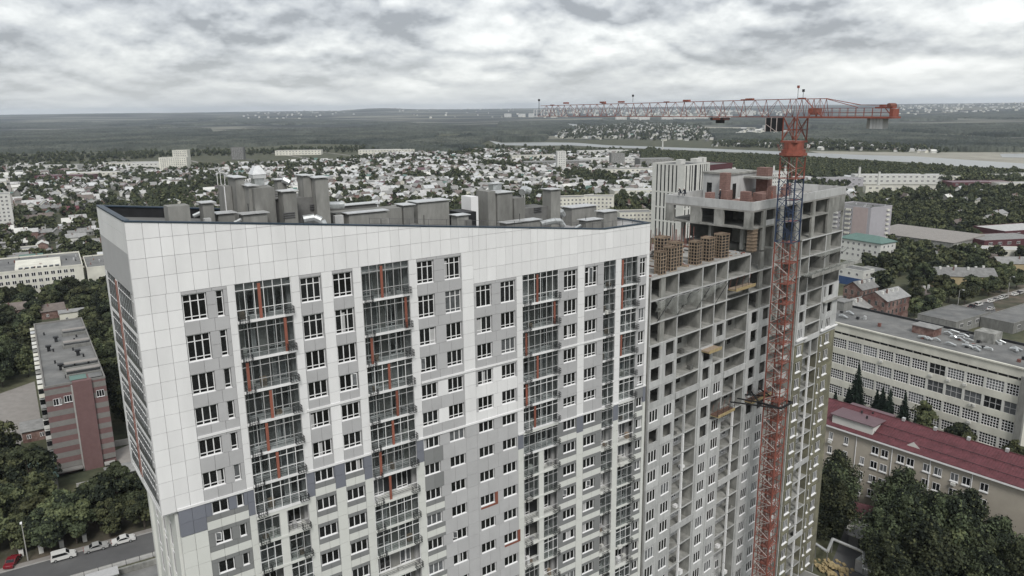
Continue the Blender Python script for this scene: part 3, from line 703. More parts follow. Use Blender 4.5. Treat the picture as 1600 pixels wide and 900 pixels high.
# loggias: low parapets, divider posts, rear walls and, lower down, the yellow-green insulation
for (s0, s1, mid, beams, first, wrow) in ((5.6, 11.2, 8.1, {5, 12}, 3, 8), (17.35, 23.3, 20.7, {5, 11}, 3, 8), (41.45, 46.85, 44.1, {5, 13, 18}, 3, 7)):
    for k in range(first, len(SL) - 1):
        z1, z0 = SL[k] - .2, SL[k + 1]
        if not bvis(s0, z1): break
        low = k >= wrow
        back = MB(); yb = 1.9
        back.box(s0 + .15, s1 - .02, yb, yb + .15, z0, z1, 'concrete' if not low else 'concrete_panel'); back.build('rear_wall', bb)
        MB().box(mid - 1.0 + .1, mid - .35, yb - .03, yb - .005, z0 + .05, z1 - .25, 'glass').build('door', bb)
        if not low: MB().box(mid + .6, mid + 1.5, yb - .03, yb - .005, z0 + .8, z1 - .35, 'glass').build('window', bb)
        else: add_window(bb, mid + .5, yb - .1, z0 + .6, 1.0, 1.4, 'plain', 2)
        if low: MB().box(s1 - .10, s1 - .003, .03, yb - .03, z0 + .01, z1 - .01, 'wool').build('insulation', bb)
        if k in beams: MB().box(s0 + .1, s1 - .05, -.24, -.03, z0 - .15, z0 + .75, 'concrete_panel').build('edge_beam', bb)
        if k > min(beams): MB().box(mid - .13, mid + .13, -.15, .12, z0 + .0, z1, 'frame_white' if low else 'concrete_panel').build('divider_post', bb)
        if rnd.random() < .35:
            q = rnd.uniform(s0 + .5, s1 - 1.5); MB().box(q, q + .7, .3, .9, z0, z0 + rnd.uniform(.2, .8), rnd.choice(['frame_white', 'wood', 'concrete_dark', 'net'])).build('building_material', bb)
# the cornice between raw and insulated storeys
for s0, s1 in ((38.5, 41.9), (46.9, 52.95)): MB().box(s0, s1, -.55, -.24, 48.55, 48.75, 'frame_white').build('cornice', bb)
MB().box(47.0, 53.6, -.8, -.22, 53.55, 53.72, 'concrete').build('cornice', bb)
# top storeys at the right
tb = MB()
def ring(z0, z1, m, t_=.25, nm='parapet'):
    for (x0, x1, y0, y1) in ((23.1, 52.7, -.02, t_), (23.1, 23.1 + t_, t_, 15.1), (23.1, 40, 15.1 - t_, 15.1), (52.7 - t_, 52.7, t_, 9.1), (40 - t_, 52.7 - t_, 9.1 - t_, 9.1), (40 - t_, 40, 9.1, 15.1 - t_)):
        n = max(1, round(max(x1 - x0, y1 - y0) / 3.6))
        for i in range(n):
            if x1 - x0 > y1 - y0: a, b_ = x0 + (x1 - x0) * i / n, x0 + (x1 - x0) * (i + 1) / n; MB().box(a + .01, b_ - .01, y0, y1, z0, z1, m).build(nm, bb)
            else: a, b_ = y0 + (y1 - y0) * i / n, y0 + (y1 - y0) * (i + 1) / n; MB().box(x0, x1, a + .01, b_ - .01, z0, z1, m).build(nm, bb)
ring(71.37, 72.6, 'concrete_panel')
for z in (68.85, 71.35):
    m = 'concrete' if z < 70 else 'roof_deck'
    MB().prism([(23.1, 0), (52.7, 0), (52.7, 9.1), (40, 9.1), (40, 15.1), (23.1, 15.1)], z - .22, z, m, m).build('floor_slab', bb)
TOPZ = [(65.31, 68.62), (68.86, 71.12)]
for zi, (z0, z1) in enumerate(TOPZ):
    cols = [(26.1, 27.0), (29.5, 29.9), (31.0, 32.1), (36.2, 37.2), (41.3, 42.3), (46.82, 48.75), (52.3, 52.68)]
    if zi: cols = [(23.12, 23.5)] + cols + [(48.76, 52.29)]
    for a, b_ in cols: MB().box(a, b_, 0, .35, z0, z1, 'concrete').build('pier', bb)
    if zi:
        for a, b_ in ((0.36, 1.37), (4.76, 6.3), (8.6, 10.5), (13.6, 15.05)): MB().box(23.12, 23.5, a, b_, z0, z1, 'concrete').build('pier', bb)
        MB().box(27.02, 29.48, .03, .25, z0, z0 + .75, 'concrete_panel').build('wall_panel', bb)
    for s in (29.5, 38.3, 46.82): MB().box(s + .36, s + .55, .4, 8.8, z0, z1, 'concrete').build('cross_wall', bb)
    MB().box(24.5, 52.5, 7.2, 7.4, z0, z1, 'concrete_dark').build('partition', bb)  # dark tone stands for the shade inside the upper storeys
MB().box(30, 39.8, 8, 15, 65.31, 68.6, 'concrete_dark').build('partition', bb)  # coloured dark for the shade at the back of the open storey
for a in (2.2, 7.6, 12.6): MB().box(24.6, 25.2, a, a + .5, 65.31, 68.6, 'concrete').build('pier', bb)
MB().box(31.0, 31.2, .6, 14.8, 68.87, 71.1, 'concrete_dark').box(31.25, 39, 12, 12.2, 68.87, 71.1, 'concrete_dark').build('partition', bb)  # inner walls painted dark to carry the shade behind the openings
# lift house and brick chimneys on its roof
MB().box(32.6, 40.4, 9.6, 15.0 - .3, 71.36, 75.3, 'concrete_panel').box(32.4, 40.6, 9.4, 14.9, 75.32, 75.6, 'concrete').box(33.2, 34.2, 9.55, 9.59, 71.4, 73.9, 'glass').build('lift_house', bb)
MB().box(32.59 - .03, 32.59, 13.0, 13.9, 71.6, 73.9, 'glass').build('door', bb)
def bricks(s0, s1, b0, b1, z0, z1, name='brick_chimney'):
    o = MB().box(s0, s1, b0, b1, z0, z1, 'brick').build(name, bb); g_ = MB(); z = z0 + .35
    while z < z1 - .1: g_.box(s0 - .012, s1 + .012, b0 - .012, b1 + .012, z, z + .03, 'old_brick'); z += .36
    g_.build('course', o); return o
bricks(31.0, 32.3, 9.4, 10.6, 71.36, 75.7); bricks(38.6, 40.1, 6.6, 8.6, 71.36, 76.2); bricks(30.6, 31.6, 5.2, 6.6, 71.36, 73.1); bricks(33.6, 36.6, 5.6, 6.2, 71.36, 72.7, 'brick_wall')
bricks(29.4, 31.0, 8.2, 8.8, 71.36, 73.2, 'brick_wall'); bricks(36.8, 37.9, 4.6, 5.4, 71.36, 73.5); bricks(41.6, 43.6, 5.4, 5.8, 71.36, 73.0, 'brick_wall'); bricks(44.6, 46.6, 6.6, 7.0, 71.36, 73.2, 'brick_wall')
bricks(27.4, 28.6, 9.8, 10.8, 71.36, 72.9); bricks(32.2, 33.4, 3.8, 4.8, 71.36, 72.8)
MB().box(36.2, 39.2, 5.2, 9.4, 74.6, 74.85, 'concrete').build('canopy', bb)
a = MB(); r8 = random.Random(8)
for i in range(150):
    x, y = r8.uniform(0, 22.5), r8.uniform(.3, 14); l_ = r8.uniform(.2, 1.9); t_ = r8.uniform(.04, .22); m_ = r8.choice(['wood', 'wood_dark', 'rust', 'concrete_dark', 'frame_grey', 'stucco'])
    a.box(x, x + l_ * (.15 if i % 3 else 1), y, y + l_ * (1 if i % 3 else .15), 65.305, 65.31 + t_, m_)
for i in range(90):
    x = r8.uniform(12, 23); y = r8.uniform(9.5, 14.8); a.bar((x, y, 65.3), (x + r8.uniform(-.1, .1), y, 66.0 + r8.random() * 1.2), .02, 'rust', 3)
for i in range(60):
    x = 23.2 + r8.random() * .8 if i % 2 else 39.9 + r8.uniform(-8, 8); y = r8.uniform(1, 14); z = 71.37; a.box(x, x + .5, y, y + .3, z, z + r8.uniform(.1, .5), r8.choice(['brick', 'wood', 'concrete_dark', 'frame_white']))
a.build('site_clutter', bb, kind='stuff')
MB().prism([(24, 4), (44, 3), (44, 8), (24, 12)], 71.36, 71.40, 'brick').build('debris', bb, kind='stuff')
# netting, scaffold platforms
def thing_on_site(name, mb, label, cat, group=None):
    e = mb.build(name, None); e.location = bb.location; e.rotation_euler = bb.rotation_euler; tag(e, label, cat, group); return e
def platform(s, b0, z, L_, label, dark=False, poles=True):
    a = MB(); a.box(s, s + L_, b0 - 1.25, b0 - .02, z, z + .12, 'wood' if not dark else 'wood_dark')
    for i in range(3): a.box(s + L_ * i / 2 - .05 + .06 * (1 - i), s + L_ * i / 2 + .05 + .06 * (1 - i), b0 - 1.3, b0 - .02, z - .14, z - .01, 'leaf_yellow')
    a.box(s, s + L_, b0 - 1.33, b0 - 1.28, z - .2, z + .25, 'leaf_yellow')
    if poles:
        for i in range(4):
            x = s + L_ * i / 3; a.bar((x, b0 - 1.2, z), (x, b0 - 1.2, z + 1.2), .03, 'black_steel'); a.bar((x, b0 - .2, z + .1), (x + .3, b0 - .3, z + 1.5), .025, 'rust')
        a.bar((s, b0 - 1.2, z + 1.15), (s + L_, b0 - 1.2, z + 1.15), .025, 'black_steel'); a.bar((s, b0 - 1.2, z + .6), (s + L_, b0 - 1.2, z + .6), .025, 'black_steel')
    thing_on_site('scaffold_platform', a, label, 'scaffold', 'loading platforms hung on the open bays')
platform(17.6, 0, 60.9, 5.2, 'yellow edged loading platform heaped with dark material, highest on the open bays', False)
platform(11.3, -.2, 53.3, 3.1, 'short yellow edged platform jutting out below the netting', False, False)
platform(14.4, -.2, 43.0, 4.4, 'loading platform with poles and clutter, low on the block left of the crane tie', True)
platform(23.6, -.2, 42.6, 5.6, 'rusty hanging scaffold directly beside the crane mast under the tie', True)
a = MB(); NX, NZ = 34, 5; LO = [60.9, 61.2, 60.2, 59.8, 60.9, 60.1, 60.6, 61.0, 61.9, 62.1]
for i in range(NX + 1):
    u_ = i / NX * 9; k = min(8, int(u_)); lo_ = LO[k] + (LO[k + 1] - LO[k]) * (u_ - k); x = .2 + i * .46
    for j in range(NZ + 1):
        t_ = j / NZ; a.v.append((x + .12 * math.sin(j * 1.3 + i), -.35 - .35 * math.sin(t_ * 2.6) - .10 * math.sin(i * 1.7 + j), 62.35 - .25 * abs(math.sin(i * .55)) + (lo_ - 62.35) * t_))
for i in range(NX):
    for j in range(NZ):
        if (i * 7 + j * 5) % 11 == 0 and j > 2: continue
        p = i * (NZ + 1) + j; a.f.append((p, p + NZ + 1, p + NZ + 2, p + 1)); a.m.append(a.mi('net'))
for i in range(0, NX, 2): p, q = a.v[i * (NZ + 1)], a.v[(i + 2) * (NZ + 1)]; a.bar(p, q, .03, 'frame_grey')
for x in (1.0, 5.2, 9.6, 14.2): a.bar((x, -.3, 59.6), (x + 2.2, -.8, 62.3), .04, 'black_steel')
thing_on_site('safety_net', a, 'torn pale safety net draped across the open bays under the formwork stacks', 'net')
a = MB().box(38.6, 56.6, -2.0, -.3, 59.55, 59.75, 'net').box(38.6, 56.6, -2.05, -2.0, 59.4, 59.95, 'concrete')
for x in np.arange(39, 56, 2.4): a.box(x, x + .12, -2.0, -.1, 59.30, 59.54, 'concrete_dark')
thing_on_site('catch_platform', a, 'long grey protective platform jutting from the upper storeys right of the crane', 'platform')
a = MB().box(42, 52.9, -1.6, -.3, 62.3, 62.38, 'net')
for x in (42.2, 45.2, 48.4, 51.6): a.bar((x, -1.5, 62.3), (x, -.3, 61.2), .04, 'black_steel')
thing_on_site('catch_platform', a, 'thin net platform one storey above the long grey platform, right of the crane', 'platform')
# formwork stacks on the deck: planked towers of stacked panels
def fstack(s, b_, w_, d_, h_, label):
    e = empty('formwork_stack', 0, 0); q = BT.w(s, b_); e.location = (q[0], q[1], 65.3); e.rotation_euler = bb.rotation_euler
    e.rotation_euler[2] += rnd.uniform(-.12, .12); tag(e, label, 'formwork stack', 'timber formwork stacks on the concrete deck')
    n = int(h_ / .40)
    pm = cached(('fp', w_, d_), lambda: MB().box(0, w_, 0, .05, 0, .09, 'wood').box(0, w_, d_ - .05, d_, 0, .09, 'wood').box(0, .05, .051, d_ - .051, 0, .09, 'wood').box(w_ - .05, w_, .051, d_ - .051, 0, .09, 'wood').mesh('panel'))
    for i in range(n): link('panel', pm, e, (rnd.uniform(-.04, .04), rnd.uniform(-.03, .03), .02 + i * h_ / n))
    def posts():
        a = MB()
        for x in (.0, w_ * .5 - .05, w_ - .1):
            a.box(x, x + .1, .0, .1, .0, h_, 'wood'); a.box(x, x + .1, d_ - .1, d_, 0, h_, 'wood')
        for y in (d_ * .33, d_ * .66): a.box(0, .1, y, y + .1, 0, h_, 'wood')
        a.box(.11, w_ - .11, .11, d_ - .11, 0.01, h_ - .05, 'black_steel'); return a.mesh('post')  # black core paints the shade seen in the gaps between panels
    link('post', cached(('fpo', w_, d_, h_), posts), e)
    def ribs():
        a = MB()
        for i in range(6): x = (w_ - .06) * i / 5; a.box(x, x + .06, -.05, d_ + .05, h_ + .01, h_ + .22, 'wood')
        a.box(0, w_, 0, .06, h_ + .225, h_ + .27, 'wood_dark'); a.box(0, w_, d_ - .06, d_, h_ + .225, h_ + .27, 'wood_dark'); return a.mesh('beam')
    link('beam', cached(('fr', w_, d_, h_), ribs), e)
for a in ((1.9, .2, 1.2, 1.0, 2.8, 'dark topped timber formwork stack nearest the white tower corner'), (4.5, .5, 1.3, 1.3, 3.0, 'wooden formwork stack second along the deck edge from the white tower'),
          (7.2, 1.6, 1.3, 1.4, 3.1, 'wooden formwork stack third along the deck edge from the white tower'), (10.2, .4, 1.5, 1.3, 3.0, 'wooden formwork stack fourth along the deck edge, in the middle of the row'),
          (13.4, .6, 1.4, 1.4, 3.1, 'wooden formwork stack fifth along the deck edge'), (16.6, .7, 1.6, 1.4, 3.2, 'wooden formwork stack sixth along the deck edge, nearest the open storey'),
          (9.4, 5.2, 1.6, 1.6, 3.1, 'wooden formwork stack standing behind the others in a second row'), (1.6, 4.2, 1.3, 1.4, 3.6, 'tall wooden formwork stack half hidden behind the white tower edge')): fstack(*a)
a = MB(); q0 = (23.7, .1)
for z in np.arange(65.5, 68.6, .5): a.box(q0[0] - .15, q0[0] + 1.15, q0[1] - .15, q0[1] + .9, z, z + .1, 'wood')
for x in np.arange(0, 1.1, .2): a.box(q0[0] + x, q0[0] + x + .08, q0[1] - .08, q0[1] - .01, 65.31, 68.6, 'wood'); a.box(q0[0] - .08, q0[0] - .01, q0[1] + x * .8, q0[1] + x * .8 + .08, 65.31, 68.6, 'wood')
a.box(q0[0], q0[0] + 1, q0[1], q0[1] + .8, 65.31, 68.61, 'concrete'); thing_on_site('column_formwork', a, 'timber shuttering clamped round the corner column under the upper storey', 'formwork')
# props and steel wall forms in the back left corner of the deck
a = MB()
for i in range(16):
    x = 3 + i * .75; a.box(x, x + .66, 11.5, 11.62, 65.31, 68.4 - (i % 3) * .15, 'wood_dark'); a.box(x + .3, x + .36, 11.44, 11.49, 65.31, 68.6, 'rust')
thing_on_site('wall_formwork', a, 'dark brown row of wall formwork boards along the back of the deck', 'formwork')
for i in range(9):
    a = MB(); x = 15.5 + rnd.uniform(-.2, .2) + i * .9; y = 10.2 + rnd.uniform(-1.5, 1.5)
    a.bar((x, y, 65.3), (x, y, 68.4 + rnd.uniform(-.4, .2)), .05, 'rust', 6); a.box(x - .15, x + .15, y - .15, y + .15, 65.305, 65.33, 'rust')
    thing_on_site('steel_prop', a, 'rusty upright steel prop among the props at the back of the deck', 'prop', 'steel props at the back of the deck')
for i, (x, y, hh, m_) in enumerate(((5.5, 6.5, .5, 'wood'), (11.5, 5.5, .35, 'wood_dark'), (3.2, 7.5, .7, 'rust'), (19.5, 5.0, .3, 'wood'), (12.8, 8.2, .6, 'concrete_dark'))):
    a = MB(); 
    for j in range(5): t_ = rnd.uniform(-.3, .3); a.box(x + t_, x + t_ + 2.0, y + j * .3, y + j * .3 + .2, 65.31, 65.31 + hh * (.5 + .5 * rnd.random()), m_)
    thing_on_site('board_pile', a, ['low pile of pale boards behind the first formwork stacks', 'dark board pile in the middle of the deck', 'rusty pile near the white tower on the deck', 'flat board pile before the open storey', 'grey pile by the upright props'][i], 'board pile', 'board piles on the deck')

# people on the roof: one skinned body each
def person(s, b_, z, rz, pose, cm, label):
    q = BT.w(s, b_); root = empty('person', q[0], q[1], z, 90, label, 'person', 'workers on the unfinished roof'); root.rotation_euler = (0, 0, rz)
    if pose == 'stand': J = [(0, 0, .95), (0, 0, 1.2), (0, .02, 1.42), (0, .02, 1.55), (0, .03, 1.68), (-.11, 0, .9), (-.13, .04, .5), (-.13, 0, .06), (.11, 0, .9), (.14, .05, .5), (.15, 0, .06), (-.2, 0, 1.4), (-.27, .05, 1.13), (-.24, .22, .95), (.2, 0, 1.4), (.27, .04, 1.12), (.25, .2, .93)]
    else: J = [(0, 0, .45), (0, .1, .72), (0, .24, .95), (0, .3, 1.06), (0, .36, 1.17), (-.12, .02, .43), (-.16, .38, .5), (-.16, .34, .06), (.12, .02, .43), (.16, .38, .5), (.17, .34, .06), (-.2, .22, .92), (-.24, .4, .72), (-.15, .58, .6), (.2, .22, .92), (.25, .42, .72), (.15, .6, .62)]
    E_ = [(0, 1), (1, 2), (2, 3), (3, 4), (0, 5), (5, 6), (6, 7), (0, 8), (8, 9), (9, 10), (2, 11), (11, 12), (12, 13), (2, 14), (14, 15), (15, 16)]
    RD = [.15, .15, .15, .06, .105, .1, .075, .055, .1, .075, .055, .065, .05, .04, .065, .05, .04]
    me = bpy.data.meshes.new('body'); me.from_pydata(J, E_, []); me.materials.append(MAT[cm]); o = link('body', me, root)
    sk = o.modifiers.new('skin', 'SKIN'); me.skin_vertices[0].data[0].use_root = True
    for i, r in enumerate(RD): me.skin_vertices[0].data[i].radius = (r, r * .85)
    o.modifiers.new('sub', 'SUBSURF').levels = 1
    hd = MB(); c = J[4]; hd.prism([(c[0] + .125 * math.cos(t_ * math.pi / 5), c[1] + .13 * math.sin(t_ * math.pi / 5)) for t_ in range(10)], c[2] + .02, c[2] + .13, 'car_white' if cm == 'cloth_dark' else 'accent'); hd.build('helmet', root)
    hd = MB(); hd.prism([(c[0] + .09 * math.cos(t_ * math.pi / 4), c[1] + .06 + .06 * math.sin(t_ * math.pi / 4)) for t_ in range(8)], c[2] - .11, c[2] + .015, 'skin'); hd.build('face', root)
person(23.25, 12.4, 72.6, 2.0, 'sit', 'cloth_dark', 'left one of two dark clothed workers sitting on the roof parapet')
person(23.25, 11.6, 72.6, 2.2, 'sit', 'cloth_dark', 'right one of two dark clothed workers sitting on the roof parapet')
person(33.0, 2.6, 71.4, 1.0, 'stand', 'accent', 'worker in dark red clothes standing among the brick piles near the crane')
person(30.4, 10.0, 71.4, 1.0, 'stand', 'cloth_dark', 'dark clothed worker beside the first brick chimney')

# ================================================================ tower crane
CX, CY = 38.487, 105.178
ck = empty('tower_crane', CX, CY, 0, 47.35, 'tall orange and blue lattice tower crane with long jib beside the unfinished block', 'tower crane')
reserve(BT, 22, 27, -8, -3)
HW = 1.18
def section(h, m, m2=None, inner=False):
    def mk():
        a = MB(); m2_ = m2 or m
        c = [(-HW, -HW), (HW, -HW), (HW, HW), (-HW, HW)]
        for x, y in c: a.bar((x, y, 0), (x, y, h), .10, m)
        for i in range(4):
            p, q = c[i], c[(i + 1) % 4]
            a.bar((*p, .05), (*q, .05), .055, m); a.bar((*p, h * .5), (*q, h * .5), .04, m)
            a.bar((*p, .05), (*q, h * .5), .045, m2_ if i % 2 else m); a.bar((*q, h * .5), (*p, h), .045, m2_ if i % 2 else m)
        a.box(-HW * .8, HW * .8, -HW * .8, .1, .02, .05, 'rust')
        a.bar((.35, .2, 0), (.35, .2, h), .03, m); a.bar((.7, .2, 0), (.7, .2, h), .03, m)
        for i in range(8): a.bar((.35, .2, h * i / 8), (.7, .2, h * i / 8), .022, m)
        a.bar((-.5, -.3, 0), (-.2, .4, h), .05, m)
        if inner:
            c = [(-.75, -.75), (.75, -.75), (.75, .75), (-.75, .75)]
            for x, y in c: a.bar((x, y, 0), (x, y, h), .07, 'rust')
            for i in range(4):
                p, q = c[i], c[(i + 1) % 4]; a.bar((*p, 0), (*q, h * .33), .05, 'rust'); a.bar((*q, h * .33), (*p, h * .66), .05, 'rust'); a.bar((*p, h * .66), (*q, h), .05, 'rust'); a.bar((*p, h * .33), (*q, h * .33), .045, 'crane_light')
        return a.mesh('mast_section')
    return cached(('sec', h, m, inner), mk)
z = 0; h = 2.92
while z < 78.:
    zc_ = z + h / 2; m = 'crane_orange' if zc_ < 68.3 else ('crane_blue' if zc_ < 76.6 else 'crane_orange')
    link('mast_section', section(h, m, 'crane_light' if m == 'crane_orange' else 'crane_blue', zc_ < 43), ck, (0, 0, z)); z += h + .01
ZS = z
MB().box(-3, 3, -3, 3, 0, .8, 'concrete').build('foundation', ck)
a = MB()
for i, (r0, z0, z1) in enumerate(((1.35, 0, .2), (1.85, .21, .55), (1.6, .56, 1.0), (1.35, 1.01, 1.9))):
    n = 14; a.prism([(r0 * math.cos(2 * math.pi * j / n), r0 * math.sin(2 * math.pi * j / n)) for j in range(n)], z0, z1, 'crane_orange')
for j in range(10): t_ = 2 * math.pi * j / 10; a.bar((1.9 * math.cos(t_), 1.9 * math.sin(t_), .8), (2.2 * math.cos(t_), 2.2 * math.sin(t_), 1.7), .03, 'crane_orange')
a.build('slewing_ring', ck, (0, 0, ZS))
tp = bpy.data.objects.new('slewing_top', MB().box(-1.25, 1.25, -1.25, 1.25, 0, .25, 'crane_orange').mesh('slewing_top')); C.objects.link(tp); tp.parent = ck
# local axis of everything that slews: x along the jib
tp.location = (0, 0, ZS + 1.92); tp.rotation_euler = (0, 0, R(90 + 32.3) - ck.rotation_euler[2])
z0 = ZS + 2.17; JB = 84.40 - (ZS + 1.92); JT = 86.75 - (ZS + 1.92)
a = MB(); c = [(-1.1, -1.1), (1.1, -1.1), (1.1, 1.1), (-1.1, 1.1)]
for x, y in c: a.bar((x, y, .2), (x, y, JB), .09, 'crane_orange')
for i in range(4):
    p, q = c[i], c[(i + 1) % 4]
    a.bar((*p, .3), (*q, JB), .055, 'crane_orange'); a.bar((*q, .3), (*p, JB), .055, 'crane_orange'); a.bar((*p, JB * .5), (*q, JB * .5), .055, 'crane_orange')
a.build('tower_head', tp)
def truss(x0, x1, n, zb, zt0, zt1, wid, name, m='crane_orange'):
    for i in range(n):
        a = MB(); u0, u1 = x0 + (x1 - x0) * i / n, x0 + (x1 - x0) * (i + 1) / n
        ta, tb_ = zt0 + (zt1 - zt0) * i / n, zt0 + (zt1 - zt0) * (i + 1) / n
        for s_ in (-1, 1):
            a.bar((u0, s_ * wid, zb), (u1, s_ * wid, zb), .06, m)
            a.bar((u0, s_ * wid, zb), (u0, 0, ta), .04, m); um = (u0 + u1) / 2; tm = (ta + tb_) / 2
            a.bar((u0, s_ * wid, zb), (um, 0, tm), .028, m); a.bar((um, 0, tm), (u1, s_ * wid, zb), .028, m)
        a.bar((u0, 0, ta), (u1, 0, tb_), .07, m); a.bar((u0, -wid, zb), (u0, wid, zb), .05, m); a.bar((u0, -wid, zb), (u1, wid, zb), .04, m)
        if i % 4 == 2: a.box(u0 - .5, u0 + .5, -.16, .16, ta - .02, ta + .16, m)
        a.build(name, tp)
truss(1.1, 60.5, 15, JB, JT, JT - .35, .7, 'jib_section')
truss(-4.5, 1.1, 3, JB, JT - .02, JT, .75, 'jib_section')
a = MB(); a.bar((-4.5, 0, JT), (-9.4, .0, JB + 1.5), .06, 'crane_orange'); a.bar((-4.5, .3, JT), (-9.4, .5, JB + 1.2), .05, 'crane_orange'); a.bar((-1.2, 0, JT), (-4.5, .6, JB), .06, 'crane_orange'); a.bar((-9.4, 0, JB + 1.5), (-12.9, 0, JB + 1.4), .04, 'crane_orange'); a.build('tie_bar', tp)
a = MB(); a.box(-14.2, -1.2, -.95, .95, JB - .12, JB + .1, 'crane_orange')
for x in np.arange(-13.9, -2.6, 1.13):
    for s_ in (-.93, .93): a.bar((x, s_, JB + .1), (x, s_, JB + 1.15), .028, 'crane_orange')
for s_ in (-.93, .93):
    for q in (.6, 1.12): a.bar((-14.1, s_, JB + q), (-2.6, s_, JB + q), .024, 'crane_orange')
a.build('counter_jib', tp)
a = MB()
for i in range(5): a.box(-12.9 + i * .42, -12.9 + i * .42 + .38, -.6, .6, JB - 1.35, JB - .13, 'concrete_panel' if i != 4 else 'concrete')
a.build('counterweight', tp)
MB().box(-14.1, -13.7, -.6, .6, JB + .12, JB + 1.0, 'crane_orange').box(-13.9, -11.6, -.4, .4, JB + 1.05, JB + 1.25, 'crane_orange').bar((-13.5, -.6, JB + 1.35), (-13.5, .6, JB + 1.35), .32, 'rust', 10).bar((-13.9, -.5, JB + .2), (-13.0, -.5, JB + 1.1), .06, 'crane_orange').bar((-13.9, .5, JB + .2), (-13.0, .5, JB + 1.1), .06, 'crane_orange').box(-12.6, -12.1, -.3, .3, JB + 1.26, JB + 1.5, 'crane_orange').build('hoist_winch', tp)
MB().box(-3.6, -2.6, -.5, .5, JB + .3, JB + 1.1, 'rust').bar((-2.6, -.6, JB + .8), (-2.6, .6, JB + .8), .35, 'crane_orange', 10).build('switch_box', tp)
cb = MB().box(1.3, 3.1, .9, 2.2, JB - 1.9, JB - .1, 'black_steel').build('cab', tp)
a = MB()
for x in (1.28, 2.2, 3.12):
    a.bar((x, 2.23, JB - 1.95), (x, 2.23, JB - .05), .05, 'crane_light')
a.bar((1.28, 2.24, JB - 1.9), (3.12, 2.24, JB - .9), .04, 'crane_light'); a.bar((3.14, .88, JB - 1.95), (3.14, .88, JB - .05), .05, 'crane_light')
a.build('cab_frame', cb); MB().box(3.12, 3.14, 1, 2.1, JB - 1.7, JB - .3, 'glass').build('window', cb)
MB().box(12.2, 14.6, -.7, .7, JB - .45, JB - .15, 'rust').box(12.8, 13.9, -.35, .35, JB - .95, JB - .46, 'black_steel').bar((12.4, -.8, JB - .3), (12.4, .8, JB - .3), .22, 'black_steel', 8).bar((14.4, -.8, JB - .3), (14.4, .8, JB - .3), .22, 'black_steel', 8).build('trolley', tp)
a = MB().box(60.6, 61.6, -.9, .9, JB - .1, JB + .05, 'frame_white')
for x in (60.6, 61.6):
    for y in (-.9, .9): a.bar((x, y, JB), (x, y, JB + 1.2), .05, 'frame_white')
    for q in (.6, 1.2): a.bar((x, -.9, JB + q), (x, .9, JB + q), .04, 'frame_white')
a.bar((61.1, 0, JB), (61.1, 0, JB + 2.9), .05, 'black_steel'); a.box(60.95, 61.25, -.15, .15, JB + 2.9, JB + 3.3, 'black_steel'); a.build('tip_platform', tp)
for x, y, h_ in ((-.3, .3, 1.4), (-.9, 0, .9), (33, 0, .9)): MB().bar((x, y, JT), (x, y, JT + h_), .03, 'black_steel').box(x - .12, x + .12, y - .12, y + .12, JT + h_, JT + h_ + .35, 'black_steel' if h_ < 1.2 else 'crane_orange').build('warning_lamp', tp)
for x in (8, 20.4, 36, 41, 52): MB().box(x - .6, x + .6, -.25, .25, JT - .05, JT + .22, 'crane_orange').build('pendant_lug', tp)
a = MB(); ZC = 43.5
for p, q in (((-1.7, -1.7), (1.7, -1.7)), ((1.7, -1.7), (1.7, 1.7)), ((1.7, 1.7), (-1.7, 1.7)), ((-1.7, 1.7), (-1.7, -1.7))): a.bar((*p, ZC), (*q, ZC), .17, 'black_steel')
for p, q in (((-1.7, 1.7), (-2.8, 4.6)), ((-1.7, -1.7), (-4.8, 4.6)), ((1.7, 1.7), (3.4, 4.6)), ((1.7, 1.7), (-.6, 4.6)), ((-1.7, 1.7), (1.2, 4.6))): a.bar((*p, ZC), (*q, ZC + .1), .12, 'black_steel')
a.build('building_tie', ck)

# ================================================================ terrain, water, forest
def pip(px, py, poly):
    px = np.asarray(px, float); py = np.asarray(py, float); c = np.zeros(px.shape, bool); n = len(poly)
    for i in range(n):
        x0, y0 = poly[i]; x1, y1 = poly[(i + 1) % n]
        if y0 == y1: continue
        c ^= ((y0 > py) != (y1 > py)) & (px < (x1 - x0) * (py - y0) / (y1 - y0) + x0)
    return c
def projv(X, Y, Z):
    c = _M @ np.stack([X.ravel(), Y.ravel(), Z.ravel() - CH]); return (800 + FPX * c[0] / c[2]).reshape(X.shape), (450 + FPX * c[1] / c[2]).reshape(X.shape)
def vnoise(x, y, seed=0):
    "smooth value noise on arrays"
    xi, yi = np.floor(x).astype(np.int64), np.floor(y).astype(np.int64); fx, fy = x - xi, y - yi
    fx, fy = fx * fx * (3 - 2 * fx), fy * fy * (3 - 2 * fy)
    def h(a, b_): q = (a * 374761393 + b_ * 668265263 + seed * 974711) & 0x7fffffff; q = ((q ^ (q >> 13)) * 1274126177) & 0x7fffffff; return ((q ^ (q >> 16)) & 0xffff) / 65535.
    return (h(xi, yi) * (1 - fx) + h(xi + 1, yi) * fx) * (1 - fy) + (h(xi, yi + 1) * (1 - fx) + h(xi + 1, yi + 1) * fx) * fy
def elev(X, Y):
    r = np.hypot(X, Y); az = np.degrees(np.arctan2(X, Y))
    rise = np.clip((r - 5000) / 9000, 0, 1) ** 1.3 * 74
    rise += 26 * np.exp(-((r - 11500) / 1500) ** 2) * vnoise(az * .35 + 40, r * 0 + 3, 2)
    rise += 50 * np.exp(-((az + 9.3) / 2.6) ** 2) * np.exp(-((r - 12500) / 1900) ** 2)
    return rise + 5 * (vnoise(X / 900 + 50, Y / 900, 5) - .5) * np.clip((r - 4500) / 3000, 0, 1) * 3
